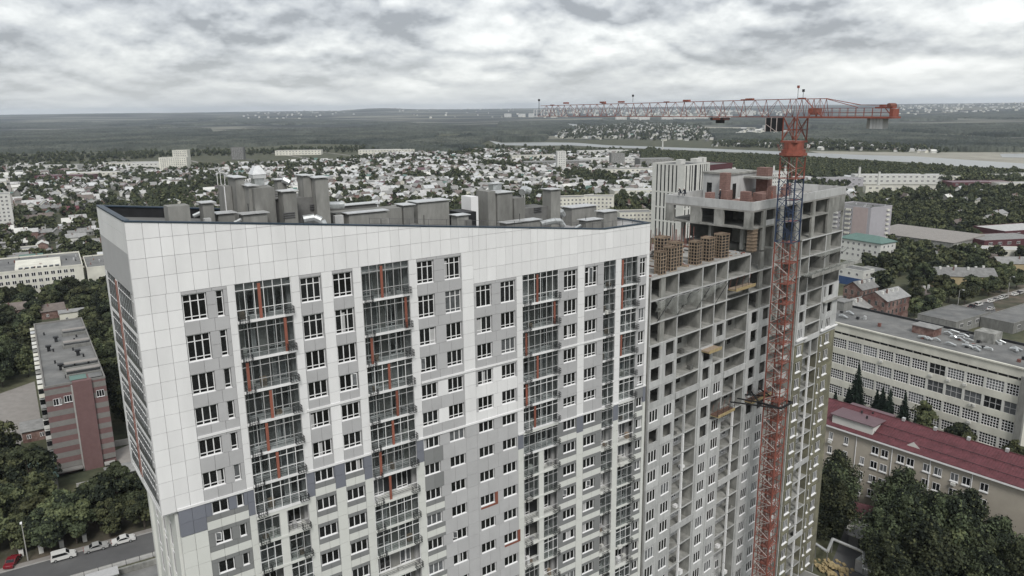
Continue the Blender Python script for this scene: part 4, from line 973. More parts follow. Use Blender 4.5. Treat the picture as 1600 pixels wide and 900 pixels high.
def grid_mesh(name, X, Y, Z, mats, keep=None, midx=None):
    nr, nc = X.shape; v = np.stack([X, Y, Z], -1).reshape(-1, 3); i = np.arange(nr * nc).reshape(nr, nc)
    f = np.stack([i[:-1, :-1], i[:-1, 1:], i[1:, 1:], i[1:, :-1]], -1).reshape(-1, 4)
    if keep is not None: f = f[keep.reshape(-1)]
    return np_mesh(name, v, f, mats, midx)
def np_mesh(name, v, f, mats, midx=None):
    me = bpy.data.meshes.new(name); used = np.unique(f); mp_ = np.full(len(v), -1, np.int64); mp_[used] = np.arange(len(used)); v = v[used]; f = mp_[f]
    k = f.shape[1]; me.vertices.add(len(v)); me.vertices.foreach_set('co', v.astype(np.float32).ravel())
    me.loops.add(f.size); me.loops.foreach_set('vertex_index', f.ravel().astype(np.int32))
    me.polygons.add(len(f)); me.polygons.foreach_set('loop_start', (np.arange(len(f)) * k).astype(np.int32)); me.polygons.foreach_set('loop_total', np.full(len(f), k, np.int32))
    for q in mats: me.materials.append(MAT[q])
    if midx is not None: me.polygons.foreach_set('material_index', midx.astype(np.int32))
    me.update(calc_edges=True); return me
# far land cover: woods and pale fields by place
m = mat('far_land', (.024, .030, .030), .95, .35, .004, spec=.1); t = m.node_tree; b = t.nodes['Principled BSDF']
geo = t.nodes.new('ShaderNodeNewGeometry'); mp = t.nodes.new('ShaderNodeMapping'); mp.inputs['Scale'].default_value = (.00045, .0011, 0); mp.inputs['Rotation'].default_value = (0, 0, .2); t.links.new(geo.outputs['Position'], mp.inputs[0])
nz = t.nodes.new('ShaderNodeTexNoise'); nz.inputs['Scale'].default_value = 1.6; nz.inputs['Detail'].default_value = 5; nz.inputs['Roughness'].default_value = .62; t.links.new(mp.outputs[0], nz.inputs['Vector'])
rp = t.nodes.new('ShaderNodeValToRGB'); e = rp.color_ramp.elements; e[0].position = .50; e[0].color = (0, 0, 0, 1); e[1].position = .56; e[1].color = (1, 1, 1, 1); t.links.new(nz.outputs[0], rp.inputs[0])
mi = t.nodes.new('ShaderNodeMix'); mi.data_type = 'RGBA'; t.links.new(rp.outputs[0], mi.inputs[0]); src = b.inputs['Base Color'].links[0].from_socket
t.links.new(src, mi.inputs[6]); mi.inputs[7].default_value = (.17, .17, .14, 1); t.links.new(mi.outputs[2], b.inputs['Base Color'])
rr = np.concatenate([np.linspace(2, 1400, 60), np.geomspace(1450, 19500, 110)]); aa = np.radians(np.concatenate([np.linspace(-180, -50, 30)[:-1], np.linspace(-50, 50, 150), np.linspace(50, 180, 30)[1:]]))
A_, R_ = np.meshgrid(aa, rr); X, Y = R_ * np.sin(A_), R_ * np.cos(A_); Z = elev(X, Y)
rm = (rr[:-1, None] + 0 * aa[None, :-1]).ravel()
o = link('ground', grid_mesh('ground', X, Y, Z, ['grass', 'far_land'], None, (rm > 2100).astype(int)), kind='structure')
def sheet(name, pts, z, m, kind='structure'):
    me = bpy.data.meshes.new(name); me.from_pydata([(p[0], p[1], z) for p in pts], [], [tuple(range(len(pts)))]); me.materials.append(MAT[m])
    return link(name, me, kind=kind)
RIV = [(1105, 232), (1229, 237), (1270, 239), (1359, 242.5), (1428, 244), (1514, 250), (1640, 258), (1640, 265.5), (1497, 259.7), (1428, 254), (1359, 250), (1290, 246), (1229, 242), (1108, 236)]
RIV2 = [(764, 219.5), (784, 223), (847, 222.3), (899, 223), (951, 227), (997, 228.3), (1105, 232), (1108, 236), (994, 231.7), (945, 230.5), (893, 227), (847, 227.5), (818, 227.4), (778, 226.5)]
RIV3 = [(880, 193), (896, 193.6), (916, 196), (925, 200), (930, 202.4), (905, 203), (890, 198)]; RIV4 = [(1562, 240.5), (1640, 239), (1640, 247), (1566, 245.6)]
for i, p in enumerate((RIV, RIV2, RIV3, RIV4)): sheet('river' if i < 2 else 'water', [gp(u, v, .3) for u, v in p], .3, 'water')
sheet('sand_bank', [gp(u, v, .15) for u, v in ((1262, 236), (1420, 238), (1560, 238), (1660, 236), (1660, 260), (1500, 252), (1300, 243))], .15, 'sand')
sheet('field', [gp(u, v, .15) for u, v in ((1010, 196), (1180, 199), (1190, 206), (1110, 210), (1000, 202))], .15, 'sand')
sheet('field', [gp(u, v, .15) for u, v in ((676, 214), (690, 209.5), (722, 209.5), (716, 218), (684, 219))], .15, 'grass')
sheet('field', [gp(u, v, .15) for u, v in ((-60, 243), (120, 240), (250, 236), (430, 229), (440, 235), (240, 246), (-60, 260))], .15, 'grass')
WOODS = [[(-80, 190), (250, 190), (500, 189), (600, 192), (760, 200), (830, 210), (765, 219), (740, 230), (600, 231), (560, 226), (470, 224), (430, 228), (300, 234), (-80, 243)],
         [(780, 192), (1000, 189), (960, 196), (868, 206), (850, 221), (784, 222), (768, 216)],
         [(1105, 204), (1200, 206), (1350, 206), (1470, 214), (1600, 222), (1700, 224), (1700, 239), (1560, 238), (1470, 236), (1440, 232), (1270, 222), (1120, 224)],
         [(1180, 186), (1700, 176), (1700, 214), (1560, 214), (1400, 205), (1240, 199)], [(940, 186), (1190, 186), (1200, 194), (1080, 196)],
         [(560, 232), (740, 231), (760, 236), (700, 241), (610, 240)]]
F3 = [(1000, 241), (1108, 246), (1229, 252), (1290, 256), (1359, 261), (1428, 265), (1497, 271), (1660, 278), (1660, 302), (1480, 289), (1350, 282), (1280, 286), (1180, 276), (1090, 266), (1000, 258)]
GAPS = [[(676, 214), (690, 209.5), (722, 209.5), (716, 218), (684, 219)], RIV, RIV2, RIV3, RIV4]
rr = np.geomspace(1080, 7600, 430); aa = np.radians(np.linspace(-39, 39, 1150))
A_, R_ = np.meshgrid(aa, rr); R_ = R_ + nrs.uniform(-.0018, .0018, R_.shape) * R_; A_ = A_ + nrs.uniform(-.0005, .0005, A_.shape); X, Y = R_ * np.sin(A_), R_ * np.cos(A_)
U, V = projv(X, Y, 0 * X); ins = np.zeros(X.shape, bool)
for p in WOODS: ins |= pip(U, V, p)
for p in GAPS: ins &= ~pip(U, V, p)
big = vnoise(X / 160 + 9, Y / 260, 4); clear_ = (vnoise(X / 420, Y / 1100 + 30, 8) > .66) & (R_ > 2300); ins &= ~clear_
Z = np.where(ins, elev(X, Y) + 5 + 7 * big + nrs.uniform(-3.2, 3.2, X.shape), -2.)
keep = ins[:-1, :-1] | ins[1:, :-1] | ins[:-1, 1:] | ins[1:, 1:]
link('forest', grid_mesh('forest', X, Y, Z, ['far_leaf'], keep), kind='stuff')

# ---------------------------------------------------------------- trees
def leaves(n, lobes, size, seed, fill=.62, droop=0., lw=(.55, .28, .17)):
    rs = np.random.RandomState(seed); li = rs.randint(0, len(lobes), n); Lb = np.array([l[:6] for l in lobes])[li]
    d = rs.normal(size=(n, 3)); d /= np.linalg.norm(d, axis=1)[:, None]; d[:, 2] = np.where(d[:, 2] < -.35, -d[:, 2], d[:, 2])
    c = Lb[:, :3] + d * Lb[:, 3:6] * rs.uniform(fill, 1.04, n)[:, None]; c[:, 2] -= droop * rs.rand(n) ** 2
    nn = d + rs.normal(size=(n, 3)) * .55; nn /= np.linalg.norm(nn, axis=1)[:, None]
    t_ = np.cross(nn, rs.normal(size=(n, 3))); t_ /= np.linalg.norm(t_, axis=1)[:, None]; s_ = np.cross(nn, t_)
    a = (size * rs.uniform(.6, 1.3, n))[:, None]
    v = np.stack([c - t_ * a - s_ * a * .5, c + t_ * a * .2 - s_ * a * .8, c + t_ * a + s_ * a * .4, c - t_ * a * .3 + s_ * a * .8], 1).reshape(-1, 3)
    f = np.arange(4 * n).reshape(n, 4); lm = rs.choice(3, len(lobes), p=lw); midx = np.where(rs.rand(n) < .75, lm[li], rs.choice(3, n, p=[.6, .2, .2]))
    return v, f, midx
def lobes_for(h, r, seed, k=9, base=.28, shape='round'):
    rs = np.random.RandomState(seed); out = []
    for i in range(k):
        z = h * (base + (1 - base) * (i + .5) / k * .92); tt = (z / h - base) / (1 - base)
        w_ = r * (math.sin(math.pi * min(1, .16 + tt * .80)) if shape == 'round' else (1.05 - tt) * .9)
        a = rs.uniform(0, 6.28); q = w_ * rs.uniform(.30, .72); s_ = max(.8, w_ * rs.uniform(.40, .66)); out.append((q * math.cos(a), q * math.sin(a), z, s_, s_, s_ * rs.uniform(.65, .9)))
        if k > 5: a += 2.4; out.append((q * 1.3 * math.cos(a), q * 1.3 * math.sin(a), z - rs.uniform(-.03, .08) * h, s_ * .72, s_ * .72, s_ * .5))
    return out
def trunk_mesh(h, r, seed, lobes, bm='bark'):
    a = MB(); rs = random.Random(seed); a.bar((0, 0, 0), (0, 0, h * .45), r, bm, 7, r * .7); a.bar((0, 0, h * .45), (r * .6, 0, h * .85), r * .68, bm, 6, r * .2)
    for l in lobes[::2]:
        z0 = max(h * .2, l[2] * .62); a.bar((0, 0, z0), (l[0] * .85, l[1] * .85, l[2]), r * .34, bm, 5, r * .1)
    return a.mesh('trunk')
PROTO = []
def proto(h, r, n, size, seed, k=9, base=.25, droop=0., shape='round', tr=.2, mats=('leaf', 'leaf_light', 'leaf_dark'), lw=(.55, .28, .17)):
    lb = lobes_for(h, r, seed, k, base, shape); v, f, mi_ = leaves(n, lb, size, seed, droop=droop, lw=lw); return np_mesh('crown', v, f, mats, mi_), trunk_mesh(h, tr, seed, lb), (v, f, mi_), h
NEAR = [proto(9.5, 4.2, 5200, .30, 1), proto(11, 4.6, 6000, .30, 2, 11, .22), proto(8, 3.8, 4200, .28, 3, lw=(.25, .7, .05)), proto(12, 4.4, 6000, .29, 4, 12, .2, lw=(.5, .05, .45)), proto(10, 3.4, 4600, .27, 31, 13, .15, lw=(.3, .6, .1)), proto(7, 4.4, 4200, .3, 32, 6, .12)]
BIRCH = [proto(15, 5.0, 8200, .26, 5, 16, .16, 1.8, lw=(.55, .12, .33)), proto(16, 5.4, 8600, .26, 6, 18, .14, 2.0, lw=(.45, .10, .45))]
MID = [proto(9, 4.2, 620, .72, 7, 7), proto(8, 4.6, 600, .74, 8, 6, .18), proto(11, 4.0, 680, .72, 9, 8, .16, lw=(.3, .62, .08)), proto(7, 3.8, 520, .66, 10, 6, .15)]
FARP = [leaves(46, lobes_for(8.5, 4.4, 20 + i, 5, .12), 1.75, 20 + i, .4) for i in range(4)]
POPL = proto(15, 1.6, 500, .6, 12, 8, .08)
def spruce(seed, h=13.):
    rs = np.random.RandomState(seed); V_, F_ = [], []; n = 0
    for i in range(30):
        tt = i / 30; z = h * (.08 + .90 * tt); rr_ = (1 - tt) ** .9 * 3.0 + .12; nb = int(9 + 16 * (1 - tt)); nb = max(6, nb)
        for j in range(nb):
            a = 6.283 * (j + rs.rand()) / nb; q = rr_ * rs.uniform(.7, 1.1); ca, sa = math.cos(a), math.sin(a); w_ = .16 + .26 * q / 3
            for (f0, f1, dz0, dz1, ww) in ((.05, .6, .12, -.12, w_), (.45, 1.0, -.02, -.34, w_ * .8)):
                p0 = np.array([ca * q * f0, sa * q * f0, z + dz0]); p1 = np.array([ca * q * f1, sa * q * f1, z + dz1 * (.6 + q * .35)]); s_ = np.array([-sa, ca, rs.uniform(-.5, .5)]) * ww
                V_ += [p0 - s_, p0 + s_, p1 + s_ * .5, p1 - s_ * .5]; F_.append((n, n + 1, n + 2, n + 3)); n += 4
    return np_mesh('crown', np.array(V_), np.array(F_), ['needle'])
SPR = [spruce(1), spruce(2, 11)]; SPT = MB().bar((0, 0, 0), (0, 0, 12), .2, 'bark', 6, .03).mesh('trunk')
TREES = []
LM = [(60, 'far left'), (160, 'left of tower'), (260, 'over left parapet corner'), (360, 'left of pointed hood'), (440, 'behind pointed hood'), (520, 'behind tallest roof shafts'), (600, 'right of tallest shafts'), (680, 'over middle of white roof'), (760, 'left of white roof box'), (860, 'behind right hand shafts'), (960, 'behind white roof end'), (1040, 'left of striped tower'), (1230, 'beyond unfinished block'), (1330, 'right of crane'), (1400, 'by pink flats'), (1460, 'right of green roof'), (1530, 'near large warehouse'), (9999, 'far right')]
def where(u): return next(t_ for a, t_ in LM if u < a)
def depth(v): return 'foreground' if v > 780 else 'low in picture' if v > 640 else 'near streets' if v > 540 else 'mid height' if v > 470 else 'middle distance' if v > 410 else 'upper middle' if v > 370 else 'nearer quarter' if v > 330 else 'inner suburb' if v > 296 else 'mid suburb' if v > 272 else 'outer suburb' if v > 255 else 'suburb edge'
def tree(x, y, pr, s, label, grp, rz=None, name='tree', cat='tree', z=0):
    e = empty(name, x, y, z, 90, label, cat, grp); e.rotation_euler = (0, 0, rnd.uniform(0, 6.28) if rz is None else rz); e.scale = (s, s * rnd.uniform(.9, 1.1), s * rnd.uniform(.9, 1.12))
    link('crown', pr[0], e); link('trunk', pr[1], e); TREES.append(e); return e

# ================================================================ streets
ST = FR(-99.1, 130.6, 58)        # the street lower left: x along it, y to the far side
def fr_obj(fr, name, mb, label=None, cat=None, group=None, kind=None, z=0):
    o = mb.build(name); o.location = (fr.o[0], fr.o[1], z); o.rotation_euler = (0, 0, R(90 - fr.th))
    if label: tag(o, label, cat, group)
    if kind: o['kind'] = kind
    return o
fr_obj(ST, 'road', MB().box(-70, 140, -8.4, 0, 0, .006, 'asphalt'), kind='structure')
fr_obj(ST, 'kerb', MB().box(-70, 140, .0, .22, 0, .14, 'kerb'), kind='structure')
fr_obj(ST, 'pavement', MB().box(-70, 140, .23, 1.7, 0, .12, 'paving').box(-70, 140, -10.2, -8.42, 0, .13, 'kerb'), kind='structure')
fr_obj(ST, 'dirt_verge', MB().box(-70, 140, 1.71, 14, 0, .02, 'dirt'), kind='structure')
reserve(ST, -80, 150, -24, 1.2)
f_ = empty('railing_fence', *ST.w(-20, -10.6), .13, 58, 'long grey railing fence along the near edge of the lower left street', 'fence')
for i in range(36):
    link('post', box_mesh('post', .08, .08, 1.3, 'black_steel'), f_, (i * 2.4, 0, 0))
    link('rail', cached('rail', lambda: MB().box(.1, 2.38, .02, .05, .25, .32, 'kerb').box(.1, 2.38, .02, .05, 1.1, 1.2, 'kerb').box(.1, 2.38, .02, .05, .68, .73, 'kerb').mesh('rail')), f_, (i * 2.4, 0, 0))
fr_obj(ST, 'retaining_wall', MB().box(-40, 100, -13.2, -12.6, 0, 1.1, 'concrete'), 'low concrete retaining wall below the railing fence', 'wall')
fr_obj(ST, 'yard', MB().box(-40, 100, -24, -13.3, .01, .03, 'bitumen'), kind='structure')
fr_obj(ST, 'kiosk', MB().box(14, 19, -17, -14.4, 0, 2.5, 'stucco_dark').box(13.8, 19.2, -17.2, -14.2, 2.51, 2.65, 'frame_grey'), 'small dark shed roof below the railing at the foot of the white tower', 'shed')
SR = FR(166.9, 299.5, 57)        # the street with parked cars, right
fr_obj(SR, 'road', MB().box(-30, 330, -13.5, 0, 0, .006, 'asphalt'), kind='structure')
fr_obj(SR, 'kerb', MB().box(-30, 330, 0, .25, 0, .14, 'kerb').box(-30, 330, -13.75, -13.5, 0, .14, 'kerb'), kind='structure')
fr_obj(SR, 'pavement', MB().box(-30, 330, .26, 2.4, 0, .13, 'paving').box(-30, 330, -17, -13.76, 0, .13, 'paving'), kind='structure')
a = MB()
for i in range(40): a.box(-20 + i * 8, -16.5 + i * 8, -6.85, -6.7, .006, .010, 'frame_white')
fr_obj(SR, 'road_marking', a, kind='structure')
reserve(SR, -40, 330, -17, 2)
# cars
def car_mesh(paint, kind='sedan'):
    a = MB()
    if kind == 'sedan': prof = [(0, .35), (.05, .75), (.15, .86), (1.0, .95), (1.65, 1.38), (2.75, 1.42), (3.35, 1.02), (4.2, .92), (4.4, .7), (4.4, .35)]; glass = [(1.12, .97), (1.70, 1.33), (2.70, 1.37), (3.22, 1.0)]
    else: prof = [(0, .35), (.03, 1.0), (.18, 1.72), (.4, 1.8), (2.7, 1.8), (3.35, 1.2), (4.2, 1.02), (4.4, .75), (4.4, .35)]; glass = [(.3, 1.1), (.38, 1.68), (2.62, 1.68), (3.2, 1.15)]
    a.slab(prof, -.86, .86, paint); a.slab([(x * .96 + .08, min(z, .98)) for x, z in prof if z < 1.1], -.90, .90, paint) if False else None
    b_ = MB(); b_.slab(glass, -.875, .875, 'glass')
    # windscreen and rear window
    if kind == 'sedan': scr = ((2.80, 1.37, 3.32, 1.04), (1.06, 1.0, 1.60, 1.35))
    else: scr = ((2.74, 1.74, 3.3, 1.24), (.03, 1.05, .16, 1.62))
    for x0, z0, x1, z1 in scr:
        dx, dz = x1 - x0, z1 - z0; l_ = math.hypot(dx, dz); nx_, nz_ = (-dz / l_ * .02, dx / l_ * .02)
        if nz_ < 0: nx_, nz_ = -nx_, -nz_
        o = len(b_.v); b_.v += [(x0 + nx_, -.72, z0 + nz_), (x1 + nx_, -.72, z1 + nz_), (x1 + nx_, .72, z1 + nz_), (x0 + nx_, .72, z0 + nz_)]; b_.f.append((o, o + 1, o + 2, o + 3)); b_.m.append(b_.mi('glass'))
    return a.mesh('body'), b_.mesh('window')
WH = MB().bar((0, -.1, 0), (0, .1, 0), .32, 'rubber', 12).bar((0, -.105, 0), (0, .105, 0), .18, 'galv', 8).mesh('wheel')
HL = MB().box(0, .06, -.18, .18, -.08, .08, 'frame_white').mesh('headlight'); TL = MB().box(0, .06, -.15, .15, -.1, .1, 'lamp_red').mesh('tail_light')
CM = {}
def car(fr, x, y, paint, kind, label, rz=0, group=None, z=.01):
    q = fr.w(x, y); e = empty('parked_car', q[0], q[1], z, fr.th, label, 'van' if kind == 'van' else 'car', group); e.rotation_euler[2] += rz
    k = (paint, kind)
    if k not in CM: CM[k] = car_mesh(paint, kind)
    link('body', CM[k][0], e, (-2.2, 0, 0)); link('window', CM[k][1], e, (-2.2, 0, 0))
    for wx in (-1.4, 1.25):
        for wy in (-.78, .78): link('wheel', WH, e, (wx, wy, .32))
    for wy in (-.6, .6): link('headlight', HL, e, (2.17, wy, .72)); link('tail_light', TL, e, (-2.22, wy, .85))
def on(fr, u, v, z=0): q = gp(u, v, z) - fr.o; return q @ fr.d, q @ fr.n
for u, v, p, k, l in ((100, 876.5, 'car_white', 'van', 'white compact van parked at the kerb, nearest the lamp post'), (151, 862.8, 'car_silver', 'sedan', 'silver sedan parked between the white van and another sedan'), (194, 851, 'car_white', 'sedan', 'pale sedan parked furthest up the street by the tower')):
    x, y = on(ST, u, v); car(ST, x, -1.0, p, k, l, 0, 'cars parked along the lower left kerb')
x, y = on(ST, 20, 884); car(ST, x, max(y, 2.4), 'car_red', 'sedan', 'small red car standing on the verge at the left edge', math.pi / 2 - .35, z=.03)
def lamp(fr, x, y, h, label, grp='street lamps', z=0):
    q = fr.w(x, y); e = empty('street_lamp', q[0], q[1], z, fr.th, label, 'street lamp', grp)
    MB().bar((0, 0, 0), (0, 0, h), .13, 'kerb', 8, .07).build('pole', e); MB().bar((0, 0, h), (0, -1.2, h + .35), .05, 'kerb', 6).build('arm', e)
    MB().box(-.18, .18, -1.9, -1.15, h + .26, h + .42, 'frame_white').build('lamp_head', e)
lamp(ST, on(ST, 43.8, 876)[0], 2.2, 8.6, 'slim pale street lamp on the verge by the red car'); lamp(ST, 34, 2.2, 8.6, 'street lamp on the verge right of the parked cars, near the tower')
lamp(SR, 30, 1.2, 8, 'street lamp beside the parked cars at the brick houses', z=.1); lamp(SR, 74, 1.2, 8, 'street lamp among the trees along the right hand street', z=.1)
for i, (u, v) in enumerate(((34, 869), (65, 864), (97, 855), (133, 846))):
    x, y = on(ST, u, v); a = MB().box(-.4, .4, -.25, .25, 0, 1.5, 'white_wall').box(-.45, .45, -.3, .3, 1.51, 1.6, 'frame_grey'); q = ST.w(x, max(y, 2.6)); o = a.build('utility_box', None, (q[0], q[1], .02)); o.rotation_euler = (0, 0, R(32))
    tag(o, ['white box on the verge right of the red car', 'white box at the tree foot left of the van', 'small white box on the verge behind the van', 'white box on the verge behind the silver sedan'][i], 'utility box', 'white boxes on the verge')
CARS = [(1459.5, 494.5, 'car_dark'), (1471, 492.5, 'car_white'), (1481.5, 489.5, 'car_silver'), (1492, 486.5, 'car_white'), (1515.5, 480, 'car_dark'), (1525.5, 477, 'car_white'), (1543, 471.5, 'car_white'), (1551, 469, 'car_silver'), (1559, 467, 'car_white'), (1566.5, 465.5, 'car_silver'), (1580, 460.5, 'car_white'), (1589.5, 458, 'car_white'), (1597, 460, 'car_dark')]
for i, (u, v, p) in enumerate(CARS):
    x, y = on(SR, u, v); car(SR, x, -1.6, p, 'van' if i in (5, 9) else 'sedan', '%s car on the right hand street, %s in the row from the brick mill' % (p[4:], ['first', 'second', 'third', 'fourth', 'fifth', 'sixth', 'seventh', 'eighth', 'ninth', 'tenth', 'eleventh', 'twelfth', 'thirteenth'][i]), 0, 'cars parked along the right hand street')
for i, (u, v, p) in enumerate(((1505, 497, 'car_white'), (1514, 494, 'car_silver'), (1469, 506, 'car_white'), (1545, 484, 'car_silver'))):
    x, y = on(SR, u, v); car(SR, x, min(y, -8.2), p, 'sedan', ['white car parked across the street opposite the trees', 'silver car next to the white one across the street', 'white car near the low grey roof across the street', 'silver car by the fence across the street'][i], 0, 'cars across the right hand street')

# ================================================================ surrounding buildings
WIN_F = {}
def far_window(w_, h_, n=2, fm='frame_white'):
    def mk():
        a = MB(); a.box(0, w_, 0, .05, 0, h_, fm)
        for i in range(n): a.box(w_ * i / n + .09, w_ * (i + 1) / n - .09, -.012, -.001, .1, h_ - .1, 'glass')
        return a.mesh('window')
    return cached(('fw', w_, h_, n, fm), mk)
def block(name, label, cat, fr, Lx, W, H, wall, roof, st=3.0, faces=('f',), pitch=3.2, ww=1.5, wh=1.5, n=2, group=None, top=1.0, base=0., res=True, margin=1.2, skip=None, fm='frame_white', parapet=.5, lows=1):
    e = empty(name, fr.o[0], fr.o[1], base, fr.th, label, cat, group)
    MB().box(0, Lx, 0, W, 0, H, wall).build('wall', e)
    MB().box(.25, Lx - .25, .25, W - .25, H, H + .04, roof).build('roof', e)
    if parapet:
        a = MB(); t_ = .3
        a.box(-.05, Lx + .05, -.05, t_, H + .001, H + parapet, wall).box(-.05, Lx + .05, W - t_, W + .05, H + .001, H + parapet, wall).box(-.05, t_, t_, W - t_, H + .001, H + parapet, wall).box(Lx - t_, Lx + .05, t_, W - t_, H + .001, H + parapet, wall)
        a.build('parapet', e)
    wm = far_window(ww, wh, n, fm)
    rows = int((H - top - .8) / st) + 1
    for fc in faces:
        span = Lx if fc in 'fb' else W; nc = int((span - 2 * margin + .4) / pitch)
        for r in range(rows):
            z = H - top - wh - r * st
            if z < lows: break
            for c in range(nc):
                p = margin + (span - 2 * margin) * (c + .5) / nc - ww / 2
                if skip and skip(fc, r, c, nc): continue
                if fc == 'f': link('window', wm, e, (p, -.05, z))
                elif fc == 'l': link('window', wm, e, (-.05, p + ww, z), -math.pi / 2)
                elif fc == 'r': link('window', wm, e, (Lx + .05, p, z), math.pi / 2)
    if res: reserve(fr, -1.5, Lx + 1.5, -1.5, W + 1.5)
    return e
def roof_bits(e, H, L_, W, n, seed, name='roof_vent'):
    rs = random.Random(seed)
    for i in range(n):
        x, y, s_ = rs.uniform(1.5, L_ - 1.5), rs.uniform(1.5, W - 1.5), rs.uniform(.3, .8)
        a = MB(); m_ = rs.choice(['stucco_dark', 'black_steel', 'tin', 'old_brick', 'rust']); a.box(x, x + s_, y, y + s_ * rs.uniform(.8, 1.8), H + .04, H + rs.uniform(.5, 1.3), m_)
        a.box(x - .12, x + s_ + .12, y - .12, y + s_ + .2, H + 1.35, H + 1.42, m_) if rs.random() < .5 else None
        a.build(name, e)
# 1  long pale institute, left
f1 = FR(-260.1, 333.5, 59)
e = block('institute_building', 'long pale four storey building with a raised skylight, left of the tower', 'building', f1, 60, 42, 14, 'cream_wall', 'bitumen', 3.1, ('f',), 2.6, 1.7, 1.7, 2, margin=3.4, skip=lambda fc, r, c, nc: c > nc - 2 and c != nc - 1, parapet=.7)
MB().prism([(32, 3), (51, 3), (51, 24), (32, 24)], 14.05, [14.6, 14.6, 15.6, 15.6], 'cream_wall').build('skylight', e)
for i in range(7): MB().box(33.6 + i * 2.5, 35.2 + i * 2.5, 2.95, 5.6, 14.5, 14.95, 'glass').build('pane', e)
roof_bits(e, 14, 60, 42, 16, 3)
f1b = FR(-208.2, 366.5, 59); e = block('annex_building', 'lower pale annex with a blank upper wall joined to the skylight building', 'building', f1b, 15, 36, 12, 'cream_wall', 'bitumen', 3.1, ('f',), 3.4, 1.9, 1.5, 2, skip=lambda fc, r, c, nc: r < 2, parapet=.6); roof_bits(e, 12, 15, 36, 5, 8)
# 2  striped brick block
f2 = FR(-111.3, 170.9, 57); H2 = 22.5
e = empty('brick_apartment_block', f2.o[0], f2.o[1], 0, 57, 'nine storey pink brick block with grey bands and balconies, left of the white tower', 'apartment block'); reserve(f2, -9, 16, -3, 70)
MB().box(.35, 13, .36, 67, 0, H2, 'pink_brick').build('wall', e)
z = 1.6; k = 0
while z < H2 - .1:
    z1 = min(H2, z + 1.36); m_ = 'pink_brick' if k % 2 else 'band_grey'
    MB().box(0, 5.9, 0, .34, z, z1 - .012, m_).build('wall_band', e); MB().box(10.0, 13.02, 0, .34, z, z1 - .012, m_).build('wall_band', e)
    MB().box(13.02, 13.06, .36, 67, z, z1 - .012, m_).build('wall_band', e); z = z1; k += 1
MB().box(5.9, 9.99, -.75, 4, 0, H2 + .6, 'pink_brick').build('stair_tower', e); MB().box(5.55, 5.88, -.6, -.02, 0, H2 - .2, 'kerb').build('downpipe', e)
MB().box(0, 5.5, -1.8, -.02, 1.2, 1.55, 'band_grey').build('canopy', e); MB().box(10.2, 12.6, -1.6, -.02, .5, .9, 'kerb').build('canopy', e)
for x, z in ((1.5, H2 - 4.6), (3.8, H2 - 4.3), (10.7, H2 - 4.4)): add_window(e, x, -.12, z, 1.7, 1.7, 'plain', 3, light=0)
MB().box(.4, 12.9, .4, 66.8, H2, H2 + .05, 'bitumen').build('roof', e)
a = MB(); a.box(.0, 13.1, 0, .35, H2 + .01, H2 + .5, 'band_grey').box(0, .35, .36, 66.6, H2 + .01, H2 + .5, 'band_grey').box(12.75, 13.1, .36, 66.6, H2 + .01, H2 + .5, 'band_grey').box(0, 13.1, 66.6, 67, H2 + .01, H2 + .5, 'band_grey'); a.build('parapet', e)
for y0, x0 in ((4.6, 5.0), (11, 4.6), (33, 6.0), (47, 6.5)):
    MB().box(x0, 12.7, y0, y0 + .3, H2 + .05, H2 + .95, 'stucco').box(x0, x0 + .3, y0 + .3, y0 + 5.5, H2 + .05, H2 + .9, 'stucco').box(x0 + .3, 12.7, y0 + 3, y0 + 5, H2 + .95, H2 + 1.1, 'paving').build('roof_wall', e)
MB().box(5.6, 9.2, .6, 4.4, H2 + .7, H2 + .75, 'teal_roof').box(9.6, 12.6, .6, 4.4, H2 + .6, H2 + .66, 'bitumen').build('roof', e)
for i, (x, y) in enumerate(((4, 13), (3.2, 20), (3.4, 32), (2.2, 33), (8.6, 24), (9.9, 22), (4.4, 42), (2, 52), (9, 40), (9.8, 44), (4.8, 5.5), (7.4, 16), (8, 30), (10.5, 15))):
    a = MB(); big_ = i in (0, 3, 4, 6); s_ = .8 if big_ else .4; a.box(x, x + s_, y, y + s_, H2 + .05, H2 + (1.3 if big_ else .9), 'black_steel'); 
    if big_: a.box(x - .3, x + s_ + .3, y - .3, y + s_ + .3, H2 + 1.32, H2 + 1.7, 'black_steel')
    a.build('roof_vent', e)
for r in range(8):
    for c in range(15):
        z = 1.2 + r * 2.68; y = 1.4 + c * 4.3
        m_ = rnd.choice(['white_wall', 'cream_wall', 'white_wall', 'tin', 'concrete'])
        link('balcony', cached(('balc', m_), lambda: MB().box(-1.15, .34, 0, 2.9, 0, .95, m_).box(-1.1, -.1, .05, 2.85, .96, 2.2, 'glass').box(-1.15, .3, 0, 2.9, 2.21, 2.35, m_).mesh('balcony')), e, (0, y, z))
